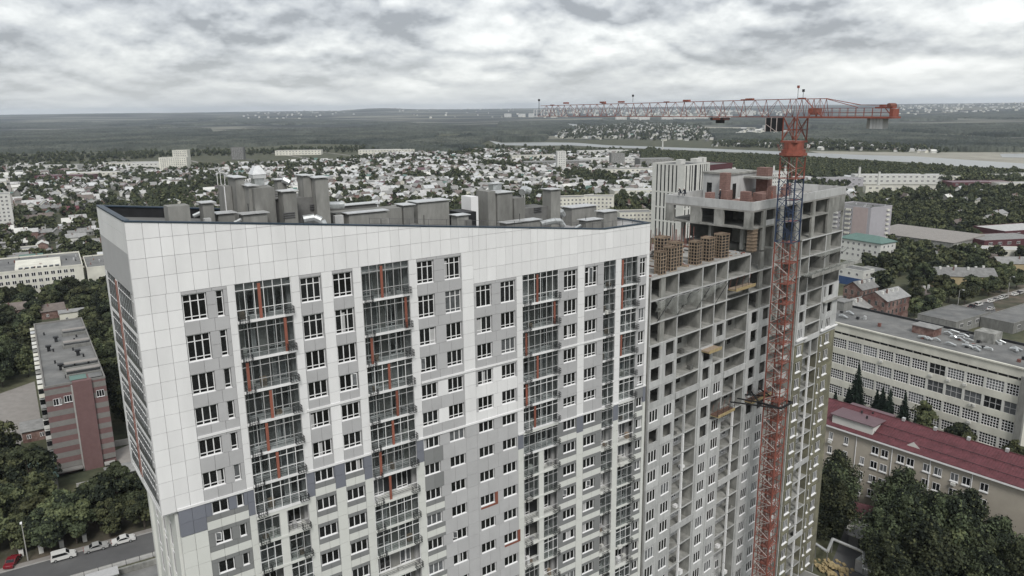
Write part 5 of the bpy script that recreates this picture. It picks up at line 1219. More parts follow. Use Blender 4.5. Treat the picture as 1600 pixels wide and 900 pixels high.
# 3 sheds, huts and houses lower left
def hut(name, label, cat, fr, Lx, W, h_, wall, roof, rise=1.6, group=None, ov=.4, wins=2, res=True, chim=True):
    e = empty(name, fr.o[0], fr.o[1], 0, fr.th, label, cat, group)
    MB().box(0, Lx, 0, W, 0, h_, wall).slab([(0, 0)], 0, 0, wall).build('wall', e) if False else None
    a = MB().box(0, Lx, 0, W, 0, h_, wall)
    o = len(a.v); a.v += [(0, 0, h_ + .002), (0, W, h_ + .002), (0, W / 2, h_ + rise - .1), (Lx, 0, h_ + .002), (Lx, W, h_ + .002), (Lx, W / 2, h_ + rise - .1)]
    a.f += [(o, o + 2, o + 1), (o + 3, o + 4, o + 5)]; a.m += [a.mi(wall)] * 2; a.build('wall', e)
    a = MB(); o = 0; t_ = .12
    a.v += [(-ov, -ov, h_ - .1), (Lx + ov, -ov, h_ - .1), (Lx + ov, W / 2, h_ + rise), (-ov, W / 2, h_ + rise), (-ov, W + ov, h_ - .1), (Lx + ov, W + ov, h_ - .1)]
    a.v += [(x, y, z + t_) for x, y, z in a.v[:6]]
    a.f += [(6, 7, 8, 9), (9, 8, 11, 10), (3, 2, 1, 0), (4, 5, 2, 3), (0, 1, 7, 6), (4, 10, 11, 5), (1, 2, 8, 7), (2, 5, 11, 8), (0, 6, 9, 3), (3, 9, 10, 4)]; a.m = [a.mi(roof)] * 10
    r_ = a.build('roof', e)
    if chim: MB().box(Lx * .3, Lx * .3 + .5, W * .3, W * .3 + .5, h_ + .2, h_ + rise + .7, 'old_brick').build('chimney', r_)
    for i in range(wins): link('window', far_window(1.0, 1.2), e, (Lx * (i + .5) / wins - .5, -.05, 1.0))
    if res: reserve(fr, -1, Lx + 1, -1, W + 1)
    return e
q = gp(28, 672); hut('annex', 'low green roofed annex with white barred windows beside the striped brick block', 'annex', FR(-131.5, 190, 57), 9, 8, 3.2, 'old_brick', 'slate_roof', .3, wins=3, chim=False)
for i, (u, v, L_, W, wa, ro, la) in enumerate(((66, 500, 9, 9, 'old_brick', 'brown_roof', 'dark brick house with brown roof behind the striped brick block'), (95, 505, 10, 6, 'cream_wall', 'pale_roof', 'low house with pale roof just behind the striped brick block'),
    (4, 505, 9, 10, 'old_brick', 'brown_roof', 'brown roofed cottage at the left edge among trees'), (38, 779, 7, 12, 'stucco', 'teal_roof', 'green roofed shed half hidden by trees lower left'), (172, 770, 8, 5, 'stucco', 'slate_roof', 'grey flat shed under the trees at the tower foot'),
    (38, 352, 11, 11, 'old_brick', 'brown_roof', 'brick cottage with brown gable right of the slab of flats'), (62, 345, 11, 12, 'stucco', 'brown_roof', 'tall gabled brick house near the left slab of flats'), (110, 350, 12, 12, 'white_wall', 'pale_roof', 'white house with hipped pale roof left of the tower'),
    (75, 312, 11, 10, 'white_wall', 'pale_roof', 'white villa with a pale steep roof, upper left'), (108, 312, 14, 12, 'cream_wall', 'slate_roof', 'large pale house with stepped roof, upper left'), (96, 335, 14, 7, 'red_roof', 'red_roof', 'small bright red roofed building left of the tower'), (35, 375, 10, 8, 'brick', 'pale_roof', 'small brick house with white edged roof'), (58, 372, 10, 8, 'brick', 'pale_roof', 'second small brick house with white edged roof'),
    (105, 382, 12, 9, 'white_wall', 'pale_roof', 'low white roofed house among trees over the pale institute'), (150, 372, 12, 8, 'cream_wall', 'pale_roof', 'pale roofed house touching the tower edge'), (1450, 322, 12, 10, 'cream_wall', 'pale_roof', 'white house among trees right of the pink flats'), (1510, 322, 26, 14, 'cream_wall', 'pale_roof', 'long pale roofed building among trees, far right'),
    (1560, 345, 12, 9, 'white_wall', 'pale_roof', 'white cottage among trees near the right edge'), (1420, 352, 12, 9, 'white_wall', 'pale_roof', 'white roofed cottage right of the pink flats'), (1590, 327, 12, 12, 'lilac_wall', 'slate_roof', 'grey blue small building at the right edge'), (1500, 345, 9, 8, 'cream_wall', 'pale_roof', 'small pale house in the right hand trees'))):
    q = gp(u, v); hut('house', la, 'house', FR(q[0], q[1], 57 + (i % 3 - 1) * 3), L_, W, 3.4 + (i % 3) * .8, wa, ro, 2.2 if i not in (1, 3, 4) else .6)
# paved courts
def court(name, pts, m, z=.012): sheet(name, [gp(u, v) for u, v in pts], z, m)
court('courtyard', [(-60, 640), (-20, 622), (54, 596), (68, 680), (34, 690), (10, 740), (-60, 780)], 'paving'); court('courtyard', [(165, 742), (178, 705), (208, 692), (240, 738), (205, 748)], 'paving', .016)
court('yard', [(1290, 905), (1330, 800), (1400, 800), (1600, 885), (1640, 960), (1290, 960)], 'asphalt'); court('yard', [(1440, 560), (1640, 560), (1640, 730), (1400, 650)], 'dirt', .02)
court('yard', [(1545, 452), (1640, 440), (1640, 500), (1560, 500)], 'dirt', .014)
f_ = empty('boundary_wall', *gp(170, 700), 0, 62, 'long pale boundary wall across the court beside the striped brick block', 'wall'); MB().box(-2, 30, 0, .3, 0, 1.6, 'kerb').build('panel', f_)
f_ = empty('boundary_wall', *gp(150, 757), 0, 62, 'low pale wall with railing below the court at the tower foot', 'wall'); MB().box(-4, 30, 0, .3, 0, 1.2, 'kerb').build('panel', f_)
# 4 pink and lilac flats, green roofed clinic, blue and white house
fP = FR(218, 460, 59); e = block('apartment_block', 'tall pink and lilac block of flats right of the crane', 'apartment block', fP, 21, 27, 24, 'lilac_wall', 'bitumen', 3, ('l',), 3.3, 1.5, 1.5, 2, parapet=.8)
MB().box(-.22, -.01, 2, 12, 0, 24.3, 'pink_wall').build('wall_strip', e)
for r in range(8):
    link('balcony', box_mesh('balcony', .9, 3.4, 1.1, 'cream_wall'), e, (-.95, 13.4, 1.4 + r * 2.9)); link('balcony', box_mesh('balcony', .9, 3.0, 1.1, 'white_wall'), e, (-.95, 22.4, 1.4 + r * 2.9)); link('balcony', box_mesh('balcony', 2.6, .8, 1.0, 'cream_wall'), e, (15.5, -.85, 1.4 + r * 2.9))
roof_bits(e, 24, 21, 27, 7, 4)
fG = FR(199.8, 406.6, 59); e = block('clinic_building', 'white four storey building with green roof in front of the pink flats', 'building', fG, 13.5, 26, 12, 'white_wall', 'teal_roof', 3.1, ('f', 'l'), 3.1, 1.3, 1.5, 2, parapet=0)
MB().prism([(-.6, -.6), (14.1, -.6), (14.1, 26.6), (-.6, 26.6)], 12.05, 12.3, 'teal_roof').prism([(-.5, -.5), (14, -.5), (14, 26.5), (-.5, 26.5)], 12.31, [12.35, 12.35, 12.4, 12.4], 'teal_roof').build('eave', e)
a = MB(); a.v += [(-.6, -.6, 12.41), (14.1, -.6, 12.41), (14.1, 26.6, 12.41), (-.6, 26.6, 12.41), (6.7, 6, 15.2), (6.7, 20, 15.2)]; a.f += [(0, 1, 4), (1, 2, 5, 4), (2, 3, 5), (3, 0, 4, 5)]; a.m = [a.mi('teal_roof')] * 4; a.build('roof', e)
fB = FR(168.5, 357, 57); e = block('blue_white_house', 'two storey house, white above and dark blue below, before the green roofed building', 'house', fB, 9, 15, 7.6, 'white_wall', 'bitumen', 3.2, ('f', 'l'), 3.3, 1.3, 1.4, 2)
MB().box(-.12, 9.12, -.12, 15.1, 0, 3.9, 'blue_wall').build('plinth', e); MB().box(9.2, 24, 2, 13, 0, 5.4, 'white_wall').box(9.1, 24.2, 1.8, 13.2, 5.41, 5.7, 'bitumen').build('wing', e); reserve(fB, 8, 26, 0, 14)
for i, (u, v, L_, W, h_, ro, la) in enumerate(((1335, 507, 22, 12, 5.5, 'slate_roof', 'old dark red brick building with sagging grey roof behind the factory'), (1383, 505, 16, 11, 9.0, 'pale_roof', 'tall old red brick mill with patched pale gables'), (1345, 478, 12, 9, 7, 'slate_roof', 'low brick house between the mill and the blue house'), (1432, 478, 10, 7, 4, 'brown_roof', 'small brick outbuilding right of the old mill'))):
    q = gp(u, v); e = hut('old_brick_building', la, 'building', FR(q[0], q[1], 57), L_, W, h_, 'old_brick', ro, 3.0, wins=0, res=True)
    for r in range(int(h_ / 3.2)):
        for c in range(int(L_ / 2.8)): link('window', far_window(1.1, 1.9, 2, 'stucco'), e, (1.0 + c * 2.8, -.05, h_ - 2.6 - r * 3.2))
        for c in range(int(W / 3)): link('window', far_window(1.1, 1.9, 2, 'stucco'), e, (-.05, 2.2 + c * 3.0, h_ - 2.6 - r * 3.2), -math.pi / 2)
    reserve(FR(q[0], q[1], 57), -1, L_ + 1, -1, W + 1)
    for j in range(4): MB().box(2 + j * 3.5, 2.7 + j * 3.5, W * .3, W * .3 + .8, h_ + .5, h_ + 3.2, 'white_wall').build('chimney', e)
q = gp(1462, 452); fY = FR(q[0], q[1], 100); e = hut('yellow_house', 'two storey yellow plastered house with long patched grey roof behind the street trees', 'house', fY, 26, 11, 6.5, 'yellow_wall', 'slate_roof', 3.2, wins=9)
for j in range(6): MB().box(2 + j * 4.1, 2.9 + j * 4.1, 4 + (j % 3) * 2, 5 + (j % 3) * 2, 7.5, 10.2, 'white_wall').build('chimney', e)
q = gp(1560, 430); hut('grey_roof_house', 'long low house with grey roof and many chimneys right of the yellow house', 'house', FR(q[0], q[1], 95), 36, 11, 6, 'yellow_wall', 'slate_roof', 2.6, wins=7)
e = empty('warehouse', *gp(1488, 397), 0, 57, 'very large flat grey roofed warehouse among trees on the right', 'warehouse'); reserve(FR(*gp(1488, 397), 57), -2, 36, -2, 56)
MB().box(0, 34, 0, 54, 0, 6.5, 'concrete').build('wall', e); a = MB().prism([(-.5, -.5), (34.5, -.5), (34.5, 54.5), (-.5, 54.5)], 6.51, [6.6, 8.2, 8.2, 6.6], 'paving').build('roof', e)
for i, (u, v, th, L_, W, h_, wa, ro, la) in enumerate(((1497, 402, 105, 34, 12, 5, 'cream_wall', 'pale_roof', 'long white roofed shed in front of the large grey warehouse'), (1536, 395, 80, 40, 22, 7, 'dark_red_wall', 'slate_roof', 'dark red walled warehouse at the right edge'), (1568, 382, 75, 40, 24, 8, 'dark_red_wall', 'pale_roof', 'pale roofed warehouse behind the dark red one'), (1578, 424, 100, 30, 10, 4, 'stucco', 'slate_roof', 'low grey roofed shed among trees at the right edge'),
    (1492, 522, 57, 26, 15, 4.5, 'stucco', 'bitumen', 'low flat grey workshop behind the factory roof'), (1582, 522, 57, 40, 12, 4, 'stucco', 'bitumen', 'second flat grey workshop near the street wall'), (1335, 288, 98, 92, 16, 10, 'white_wall', 'pale_roof', 'long white industrial hall beside the river wood'), (1352, 302, 100, 70, 10, 7, 'cream_wall', 'paving', 'low long hall before the white industrial hall'), (1487, 298, 92, 60, 22, 8, 'red_roof', 'red_roof_flat', 'red walled industrial hall, upper right'), (1540, 285, 96, 52, 14, 9, 'white_wall', 'pale_roof', 'white hall at the far right below the river wood'), (1440, 287, 96, 50, 18, 8, 'cream_wall', 'slate_roof', 'grey roofed hall between the white and the red halls'), (1290, 292, 90, 40, 14, 9, 'lilac_wall', 'slate_roof', 'grey hall just right of the unfinished roof'), (1560, 300, 95, 60, 20, 8, 'cream_wall', 'pale_roof', 'pale hall with flat roof right of the red hall'),
    (55, 285, 84, 70, 20, 8, 'red_roof', 'red_roof_flat', 'low hall with dull red roof, upper left'), (110, 280, 82, 60, 18, 8, 'cream_wall', 'pale_roof', 'pale low hall in the upper left suburb'), (165, 264, 84, 110, 26, 9, 'cream_wall', 'pale_roof', 'long pale hall in the upper left, before the wood'), (25, 268, 84, 90, 24, 8, 'white_wall', 'slate_roof', 'long low hall at the upper left edge'), (205, 268, 84, 60, 24, 12, 'white_wall', 'pale_roof', 'white blocky hall left of the white stepped flats'),
    (560, 242, 88, 110, 24, 9, 'cream_wall', 'pale_roof', 'long low pale hall at the suburb edge before the wood'), (430, 243, 86, 90, 24, 9, 'cream_wall', 'slate_roof', 'grey roofed hall at the far suburb edge'), (800, 252, 84, 70, 22, 9, 'cream_wall', 'pale_roof', 'pale hall left of the thin tower in the suburb'), (905, 258, 84, 90, 26, 9, 'white_wall', 'pale_roof', 'wide white hall right of the thin tower'), (940, 275, 84, 100, 22, 8, 'cream_wall', 'slate_roof', 'long grey roofed hall left of the striped tower'), (820, 262, 84, 100, 26, 8, 'stucco', 'slate_roof', 'long dull hall beyond the suburb houses'), (905, 244, 84, 90, 24, 9, 'white_wall', 'pale_roof', 'white hall before the river, centre'), (1000, 262, 84, 50, 30, 12, 'stucco', 'slate_roof', 'grey block beyond the striped tower'), (960, 310, 84, 60, 20, 7, 'cream_wall', 'pale_roof', 'pale low roof right of the cream flats'))):
    q = gp(u, v); block('industrial_hall', la, 'hall', FR(q[0], q[1], th), L_, W, h_, wa, ro, 4.5, ('f',), 6, 2.6, 1.6, 3, parapet=.3, lows=.8)
a = MB().bar((0, 0, 0), (0, 0, 15), 1.2, 'white_wall', 10, .8); 
for i, (u, v, h_) in enumerate(((1208, 280, 16), (1226, 280, 16), (1341, 290, 20), (1372, 292, 16), (1035, 240, 24))):
    q = gp(u, v); o = MB().bar((0, 0, 0), (0, 0, h_), 1.6, 'white_wall', 10, 1.1).bar((0, 0, h_), (0, 0, h_ + .4), 1.3, 'stucco', 10).build('chimney_stack', None, (q[0], q[1], 0)); tag(o, ['left of two short white stacks behind the brick roof', 'right of two short white stacks behind the crane', 'white stack at the left end of the white hall', 'second white stack before the white hall', 'thin far stack over the striped tower'][i], 'chimney', 'industrial stacks')
# 5 striped tower with its dark red wing
fS = FR(110.5, 488.6, 50); e = empty('striped_tower', fS.o[0], fS.o[1], 0, 50, 'white high rise with black vertical window stripes behind the unfinished block', 'high rise'); reserve(fS, -2, 60, -2, 36)
MB().box(0.2, 26, .2, 26, 0, 49, 'black_steel').build('core_wall', e); MB().box(.6, 25.6, .6, 25.6, 49.01, 49.1, 'black_steel').build('roof', e)
for x in [0, 2.4, 3.8, 6.2, 8.6, 12.6, 14.4, 17.0, 19.2, 21.4, 23.6, 25.2]: link('pilaster', box_mesh('pilaster', 1.2 if x not in (8.6, 12.6) else 1.5, .2, 50, 'white_wall'), e, (x, -.15, 0))
for y, w_ in ((.1, 5.6), (6.8, 1.9), (9.9, 1.9), (13, 2.0), (16.2, 2.0), (19.4, 2.0), (22.6, 3.4)): link('pilaster', box_mesh('pilaster', .2, w_, 50, 'white_wall'), e, (-.15, y, 0))
for z in (12, 21, 31, 49.1): MB().box(-.18, 26.2, -.18, .24, z, z + .9, 'white_wall').box(-.18, .24, .25, 26, z, z + .9, 'white_wall').box(25.8, 26.2, .25, 26, z, z + .9, 'white_wall').box(.25, 25.7, 25.7, 26, z, z + .9, 'white_wall').build('cornice', e)
MB().box(10, 15, 11, 15, 49.1, 52, 'white_wall').build('lift_house', e)
fS2 = FR(*fS.w(27, 6), 50); e = block('dark_red_block', 'dark maroon block joined behind the striped white high rise', 'high rise', fS2, 34, 22, 47, 'dark_red_wall', 'bitumen', 3.2, ('b',), 4, 1.4, 1.6, 2); MB().box(4, 10, 8, 13, 48.1, 51.5, 'white_wall').box(12, 15, 8, 13, 48.1, 52, 'white_wall').build('lift_house', e)
q = gp(1185, 318); block('office_block', 'white flat roofed office just visible behind the lift house and crane', 'building', FR(q[0], q[1], 57), 40, 20, 26, 'white_wall', 'pale_roof', 3.2, ('f',), 3, 1.4, 1.6, 2)
# 6 flats
def flats(u, v, th, L_, W, H_, la, wa='cream_wall', st=2.9, pt=3.0, ro='slate_roof', faces=('f',), name='apartment_block', grp=None):
    q = gp(u, v); return block(name, la, 'apartment block', FR(q[0], q[1], th), L_, W, H_, wa, ro, st, faces, pt, 1.4, 1.5, 2, group=grp)
flats(871, 341, 84, 24, 14, 16, 'left wing of the cream five storey flats behind the white roof', 'cream_wall'); flats(912, 339, 96, 24, 14, 16, 'right wing of the cream five storey flats behind the white roof', 'cream_wall')
flats(968, 352, 84, 26, 16, 9, 'pale three storey flats at the right end of the white roof', 'cream_wall'); flats(-40, 364, 57, 26, 16, 27, 'pale nine storey slab of flats at the left edge', 'white_wall', faces=('f', 'r'))
flats(-10, 405, 57, 24, 12, 4, 'low building with parked white vans on its roof, left edge', 'cream_wall'); flats(250, 268, 84, 40, 16, 20, 'left part of the stepped white flats, upper left', 'cream_wall'); flats(272, 264, 84, 22, 16, 28, 'taller middle of the stepped white flats, upper left', 'cream_wall')
flats(362, 250, 84, 22, 14, 22, 'dark narrow flats right of the stepped white ones', 'stucco_dark'); flats(871, 268, 84, 12, 14, 27, 'thin white tower of flats in the suburb centre', 'white_wall'); flats(955, 262, 84, 20, 14, 20, 'grey blocky tower left of the striped high rise', 'stucco')
for i, (u, v, n_, h_) in enumerate(((788, 184.2, 3, 30), (810, 184, 3, 28), (826, 184.6, 2, 32), (962, 190, 3, 32), (985, 189, 4, 28), (998, 190, 3, 30), (1034, 189, 3, 36), (1052, 188, 3, 30), (1068, 189, 4, 28), (1090, 188, 3, 30), (1115, 188, 3, 26), (1128, 187, 3, 30), (1194, 207, 2, 22), (1160, 182, 4, 30))):
    q = gp(u, v); block('distant_flats', 'pale flats on the horizon, %s of the cluster counted from the left' % ['first', 'second', 'third', 'fourth', 'fifth', 'sixth', 'seventh', 'eighth', 'ninth', 'tenth', 'eleventh', 'twelfth', 'thirteenth, beside the wood', 'last'][i], 'apartment block', FR(q[0], q[1], 88), n_ * 22, 20, h_ * (1.25 if v < 186 else 1), 'white_wall', 'pale_roof', 6, ('f',), 9, 3, 2.5, 2, group='white flats on the horizon', res=False)
# 7 factory
fF = FR(86, 226, 146.5); e = empty('factory_building', 86, 226, 0, 146.5, 'long cream factory with bands of gridded windows and a cluttered flat roof, right', 'factory'); reserve(fF, -3, 70, -3, 24)
HF = 24; Bz = [(19.75, 16.95), (15.1, 12.1), (10.3, 7.4), (5.4, 2.6)]; a = MB()
MB().box(0, 66, .5, 20, 0, HF - .01, 'cream_wall').build('wall', e)
prev = HF
for zt, zb in [(21.75, 21.05)] + Bz: MB().box(0, 66, 0, .49, zt, prev, 'cream_wall').build('wall_band', e); prev = zb
MB().box(0, 66, 0, .49, 0, prev, 'cream_wall').build('wall_band', e)
def grid_win(w_, h_, nx, nz, fm):
    def mk():
        a = MB()
        for i in range(nx + 1): x = w_ * i / nx; a.box(max(0, x - .07), min(w_, x + .07), 0, .08, 0, h_, fm)
        for j in range(nz + 1): z = h_ * j / nz; a.box(.08, w_ - .08, .005, .07, max(0, z - .07), min(h_, z + .07), fm)
        return a.mesh('window')
    return cached(('gw', w_, h_, nx, nz, fm), mk)
for r, (zt, zb) in enumerate(Bz):
    for c in range(14):
        x = .35 + c * 4.7; drk = (r == 1 and c >= 9) or (r == 0 and c in (9,)) ; pale = rnd.random() < .3
        o = link('window', grid_win(4.1, round(zt - zb, 2), 6 if not drk else 3, 4 if not drk else 2, 'frame_white' if not drk else 'frame_grey'), e, (x, .18, zb))
        link('pane', box_mesh('pane', 4.1, .03, zt - zb, 'curtain_glass' if pale else 'glass'), o, (0, .12, 0)); MB().box(x + 4.12, x + 4.68, .02, .48, zb, zt, 'white_wall').build('pier', e)
for c in range(28): MB().box(.5 + c * 2.35, 2.5 + c * 2.35, .22, .3, 21.06, 21.74, 'glass').box(2.55 + c * 2.35, 2.8 + c * 2.35, .1, .48, 21.06, 21.74, 'concrete').build('slot_window', e)
MB().box(.3, 65.7, .3, 19.7, HF, HF + .05, 'bitumen').build('roof', e); MB().box(-.3, 66.3, -.35, .3, HF + .001, HF + .35, 'cream_wall').build('cornice', e); MB().box(0, 66, 19.71, 20.05, HF, HF + .7, 'black_steel').build('parapet', e)
_xp = None
MB().box(32.5, 38.5, 8.5, 12.5, HF + .05, HF + 2.2, 'old_brick').box(32.2, 38.8, 8.2, 12.8, HF + 2.21, HF + 2.4, 'slate_roof').build('lift_house', e); MB().box(3, 8, 14, 18.5, HF + .05, HF + 2.6, 'stucco').box(2.8, 8.2, 13.8, 18.7, HF + 2.61, HF + 2.8, 'slate_roof').build('lift_house', e); MB().box(46, 51, 14.5, 19, HF + .05, HF + 2.8, 'concrete').build('lift_house', e)
rs = random.Random(3)
for i in range(46):
    x = rs.choice([rs.uniform(2, 64), rs.uniform(38, 52)]); y = rs.uniform(4, 17)
    if 32 < x < 39.5 and 7 < y < 13: continue
    if rs.random() < .5: MB().tube([(x, y, HF + .6), (x + rs.uniform(.6, 1.8), y + rs.uniform(-.5, .5), HF + .9), (x + rs.uniform(1.8, 2.8), y + rs.uniform(-.8, .8), HF + .4)], rs.uniform(.18, .34), 'galv', 8).build('air_duct', e)
    else: MB().box(x, x + .7, y, y + .7, HF + .05, HF + rs.uniform(.4, 1.1), rs.choice(['black_steel', 'rust', 'tin', 'stucco_dark'])).build('roof_vent', e)
for c in range(12): MB().box(rs.uniform(2, 60), 0, -.45, -.01, 0, .01, 'tin') if False else None
for i in range(12): x = rs.uniform(2, 60); z = rs.choice([16.1, 11.4, 6.7]); link('cooler_unit', box_mesh('cooler_unit', .9, .4, .6, 'white_wall'), e, (x, -.42, z))
# 8 office with the red roof
def plane_pt(fr, u, v):
    r = _M.T @ np.array([(u - 800) / FPX, (v - 450) / FPX, 1.]); n_ = fr.n; t_ = (n_ @ fr.o) / (n_ @ r[:2]); q = r * t_; return (q[:2] - fr.o) @ fr.d, CH + q[2]
_xp = plane_pt(fF, 1591, 640)[0]; MB().box(_xp, _xp + 1.6, -1.0, -.02, 0, HF - 1.5, 'stucco').build('pilaster', bpy.data.objects['factory_building'])
dO = np.array([math.sin(R(141.4)), math.cos(R(141.4))]); oO = np.array([77.1, 152.3]) - dO * 18
fO = FR(oO[0], oO[1], 141.4); e = empty('office_building', oO[0], oO[1], 0, 141.4, 'beige office building with a long red metal roof, lower right', 'office building'); reserve(fO, -4, 62, -4, 17)
HO = 15.9; MB().box(0, 49.2, .02, 14, 0, HO, 'beige_wall').build('wall', e); MB().box(49.22, 60, -.6, 14, 0, HO + 1.5, 'white_wall').build('wing', e); MB().box(-.4, 49.2, -.75, .0, HO - .25, HO + .1, 'frame_white').build('cornice', e)
def tilt(x0, x1, y0, y1, za, zb, m, name, par, th=.12):
    a = MB(); a.v = [(x0, y0, za), (x1, y0, za), (x1, y1, zb), (x0, y1, zb)]; a.v += [(x, y, z + th) for x, y, z in a.v]
    a.f = [(3, 2, 1, 0), (4, 5, 6, 7), (0, 1, 5, 4), (1, 2, 6, 5), (2, 3, 7, 6), (3, 0, 4, 7)]; a.m = [a.mi(m)] * 6; return a.build(name, par)
rf = tilt(-.4, 49.1, -.7, 6.8, HO + .12, HO + 3.2, 'red_roof', 'roof', e); tilt(-.4, 49.1, 6.8, 14.6, HO + 3.2, HO + .12, 'red_roof', 'roof', e)
seam = MB(); x = 0
while x < 49: seam.v += []; seam.bar((x, -.65, HO + .27), (x, 6.75, HO + 3.35), .035, 'red_roof'); x += .55
seam.build('seam', rf, kind='stuff')
for y in (1.0, 3.6): seam = MB().bar((12, y, HO + .3 + (y + .7) * .41 + .25), (48.8, y, HO + .3 + (y + .7) * .41 + .25), .05, 'black_steel'); [seam.bar((xx, y, HO + .2 + (y + .7) * .41), (xx, y, HO + .3 + (y + .7) * .41 + .25), .03, 'black_steel') for xx in np.arange(12, 49, 1.5)]; seam.build('snow_guard', rf)
MB().bar((-.4, 6.8, HO + 3.36), (49.1, 6.8, HO + 3.36), .12, 'dark_red_wall', 6).build('ridge', rf)
s0, _ = plane_pt(fO, 1299, 660); s1, _ = plane_pt(fO, 1362, 680)
MB().box(s0, s1, .3, 9.5, HO + .15, HO + 2.6, 'white_wall').build('attic', e); MB().prism([(s0 - .4, -.1), (s1 + .4, -.1), (s1 + .4, 9.9), (s0 - .4, 9.9)], HO + 2.61, [HO + 2.75] * 4, 'red_roof_flat').build('roof', e)
for x, y in ((s0 + 4, 5), (s0 + 6.2, 3), (s0 + 6, 6)): MB().box(x, x + .3, y, y + .3, HO + 2.76, HO + 3.4, 'black_steel').build('roof_vent', e)
for x in (21, 27.5, 34, 41, 47): MB().box(x, x + .6, 6.4, 7.0, HO + 3.3, HO + 4.0, 'tin').build('roof_vent', e)
a = MB(); xs_, _ = plane_pt(fO, 1425, 700); a.v = [(xs_ - 1.4, .6, HO + .75), (xs_ + 1.4, .6, HO + .75), (xs_, .6, HO + 1.9), (xs_, 3.4, HO + 1.95)]; a.f = [(0, 1, 2), (1, 3, 2), (0, 2, 3)]; a.m = [a.mi('white_wall'), a.mi('red_roof'), a.mi('red_roof')]; a.build('dormer', e)
tops = [(1299.5, 670), (1323.5, 676.5), (1368.5, 694.5), (1383.5, 700), (1408.5, 708), (1423.5, 713.5), (1449.5, 722), (1466.5, 729), (1492.5, 737.5), (1511, 744.5), (1539, 754.5)]
one = []
for i, (u, v) in enumerate(tops): one.append(plane_pt(fO, u, v)[0])
one.insert(2, plane_pt(fO, 1349, 698)[0])
for j, x in enumerate(one):
    w_ = .95 if j < 3 else 1.5
    for r in range(5):
        zt = 14.3 - r * 3.35
        if j == 2 and r == 0: continue
        if zt < 2.6: continue
        add_window(e, x - w_ / 2, -.06, zt - 1.65, w_, 1.65, 'plain', 2, light=.3, fw=.09)
        MB().box(x - w_ / 2 - .1, x + w_ / 2 + .1, -.22, -.08, zt - 1.9, zt - 1.7, 'frame_white').build('sill', e)
        if rnd.random() < .18: link('cooler_unit', box_mesh('cooler_unit', .85, .35, .55, 'white_wall'), e, (x - .4, -.6, zt - 2.5))
for u, v in ((1338.5, 690), (1394.5, 705), (1454, 725), (1519, 750)): x = plane_pt(fO, u, v)[0]; MB().bar((x, -.12, 0), (x, -.12, HO - .3), .09, 'frame_white', 6).build('downpipe', e)
xp, _ = plane_pt(fO, 1318, 760); pz = 4.4
p_ = MB().prism([(xp - 3.5, -3.6), (xp + 3.5, -3.6), (xp + 3.5, -.1), (xp - 3.5, -.1)], pz, [pz + .15, pz + .15, pz + 1.0, pz + 1.0], 'cream_wall').build('porch_roof', e)
for i in range(6): link('porch_window', win_mesh(1.1, 2.2, 'plain', 2), e, (xp - 3.3 + i * 1.12, -3.3, 2.1))
MB().box(xp - 3.3, xp + 3.4, -3.2, -.1, 0, 4.3, 'stucco_dark').build('porch', e)
MB().box(49, 60, -4.2, -.65, 3.0, 3.25, 'white_wall').build('canopy', e)
# gatehouse, pipe line and site things at the foot of the unfinished block
q = gp(1322, 826); hut('gatehouse', 'small white gatehouse with bright red roof below the office porch', 'hut', FR(q[0], q[1], 120), 6.5, 5.2, 3.2, 'white_wall', 'red_roof', 1.8, wins=1, chim=False)
q = gp(1325, 852); hut('garage', 'grey roofed garage row below the gatehouse', 'garage', FR(q[0], q[1], 141), 10, 6, 2.6, 'stucco_dark', 'slate_roof', .5, wins=0, chim=False)
pts = [gp(u, v, 3.0) for u, v in ((1275, 850), (1293, 862), (1301, 842), (1350, 863), (1349, 888), (1390, 907))]
a = MB().tube([(p[0], p[1], 3.0) for p in pts], .28, 'tin', 8)
for p in pts: a.bar((p[0], p[1], 0), (p[0], p[1], 3.0), .12, 'stucco', 6)
tag(a.build('heating_pipe'), 'raised silver heating pipe with right angle bends at the foot of the office trees', 'pipe')
q = gp(1335, 892); o = MB().box(0, 4.4, 0, 2.4, 0, 2.5, 'galv').box(.1, 4.3, -.04, -.01, .2, 2.3, 'frame_grey').box(1.6, 2.2, -.07, -.05, 1.3, 1.7, 'frame_white').build('transformer_box', None, (q[0], q[1], 0)); o.rotation_euler = (0, 0, R(-51)); tag(o, 'grey metal transformer box with a small white sign beside the pipe', 'box')
q = gp(1296, 893); rs = np.random.RandomState(4)
a = MB()
for i in range(130):
    x, y = rs.normal(0, 1.5, 2); z = max(0, 1.7 - math.hypot(x, y) * .6) * rs.rand(); s_ = rs.uniform(.25, .6); a.box(x, x + s_, y, y + s_ * 1.4, z, z + s_ * .5, 'leaf_yellow')
a.build('sack_heap', None, (q[0], q[1], 0), 'stuff')
q = gp(1250, 905); o = MB().box(-6, 6, 0, .3, 0, 2.1, 'kerb').build('site_fence', None, (q[0], q[1], 0)); o.rotation_euler = (0, 0, R(-45)); tag(o, 'white site fence panel run by the yellow heap', 'fence')

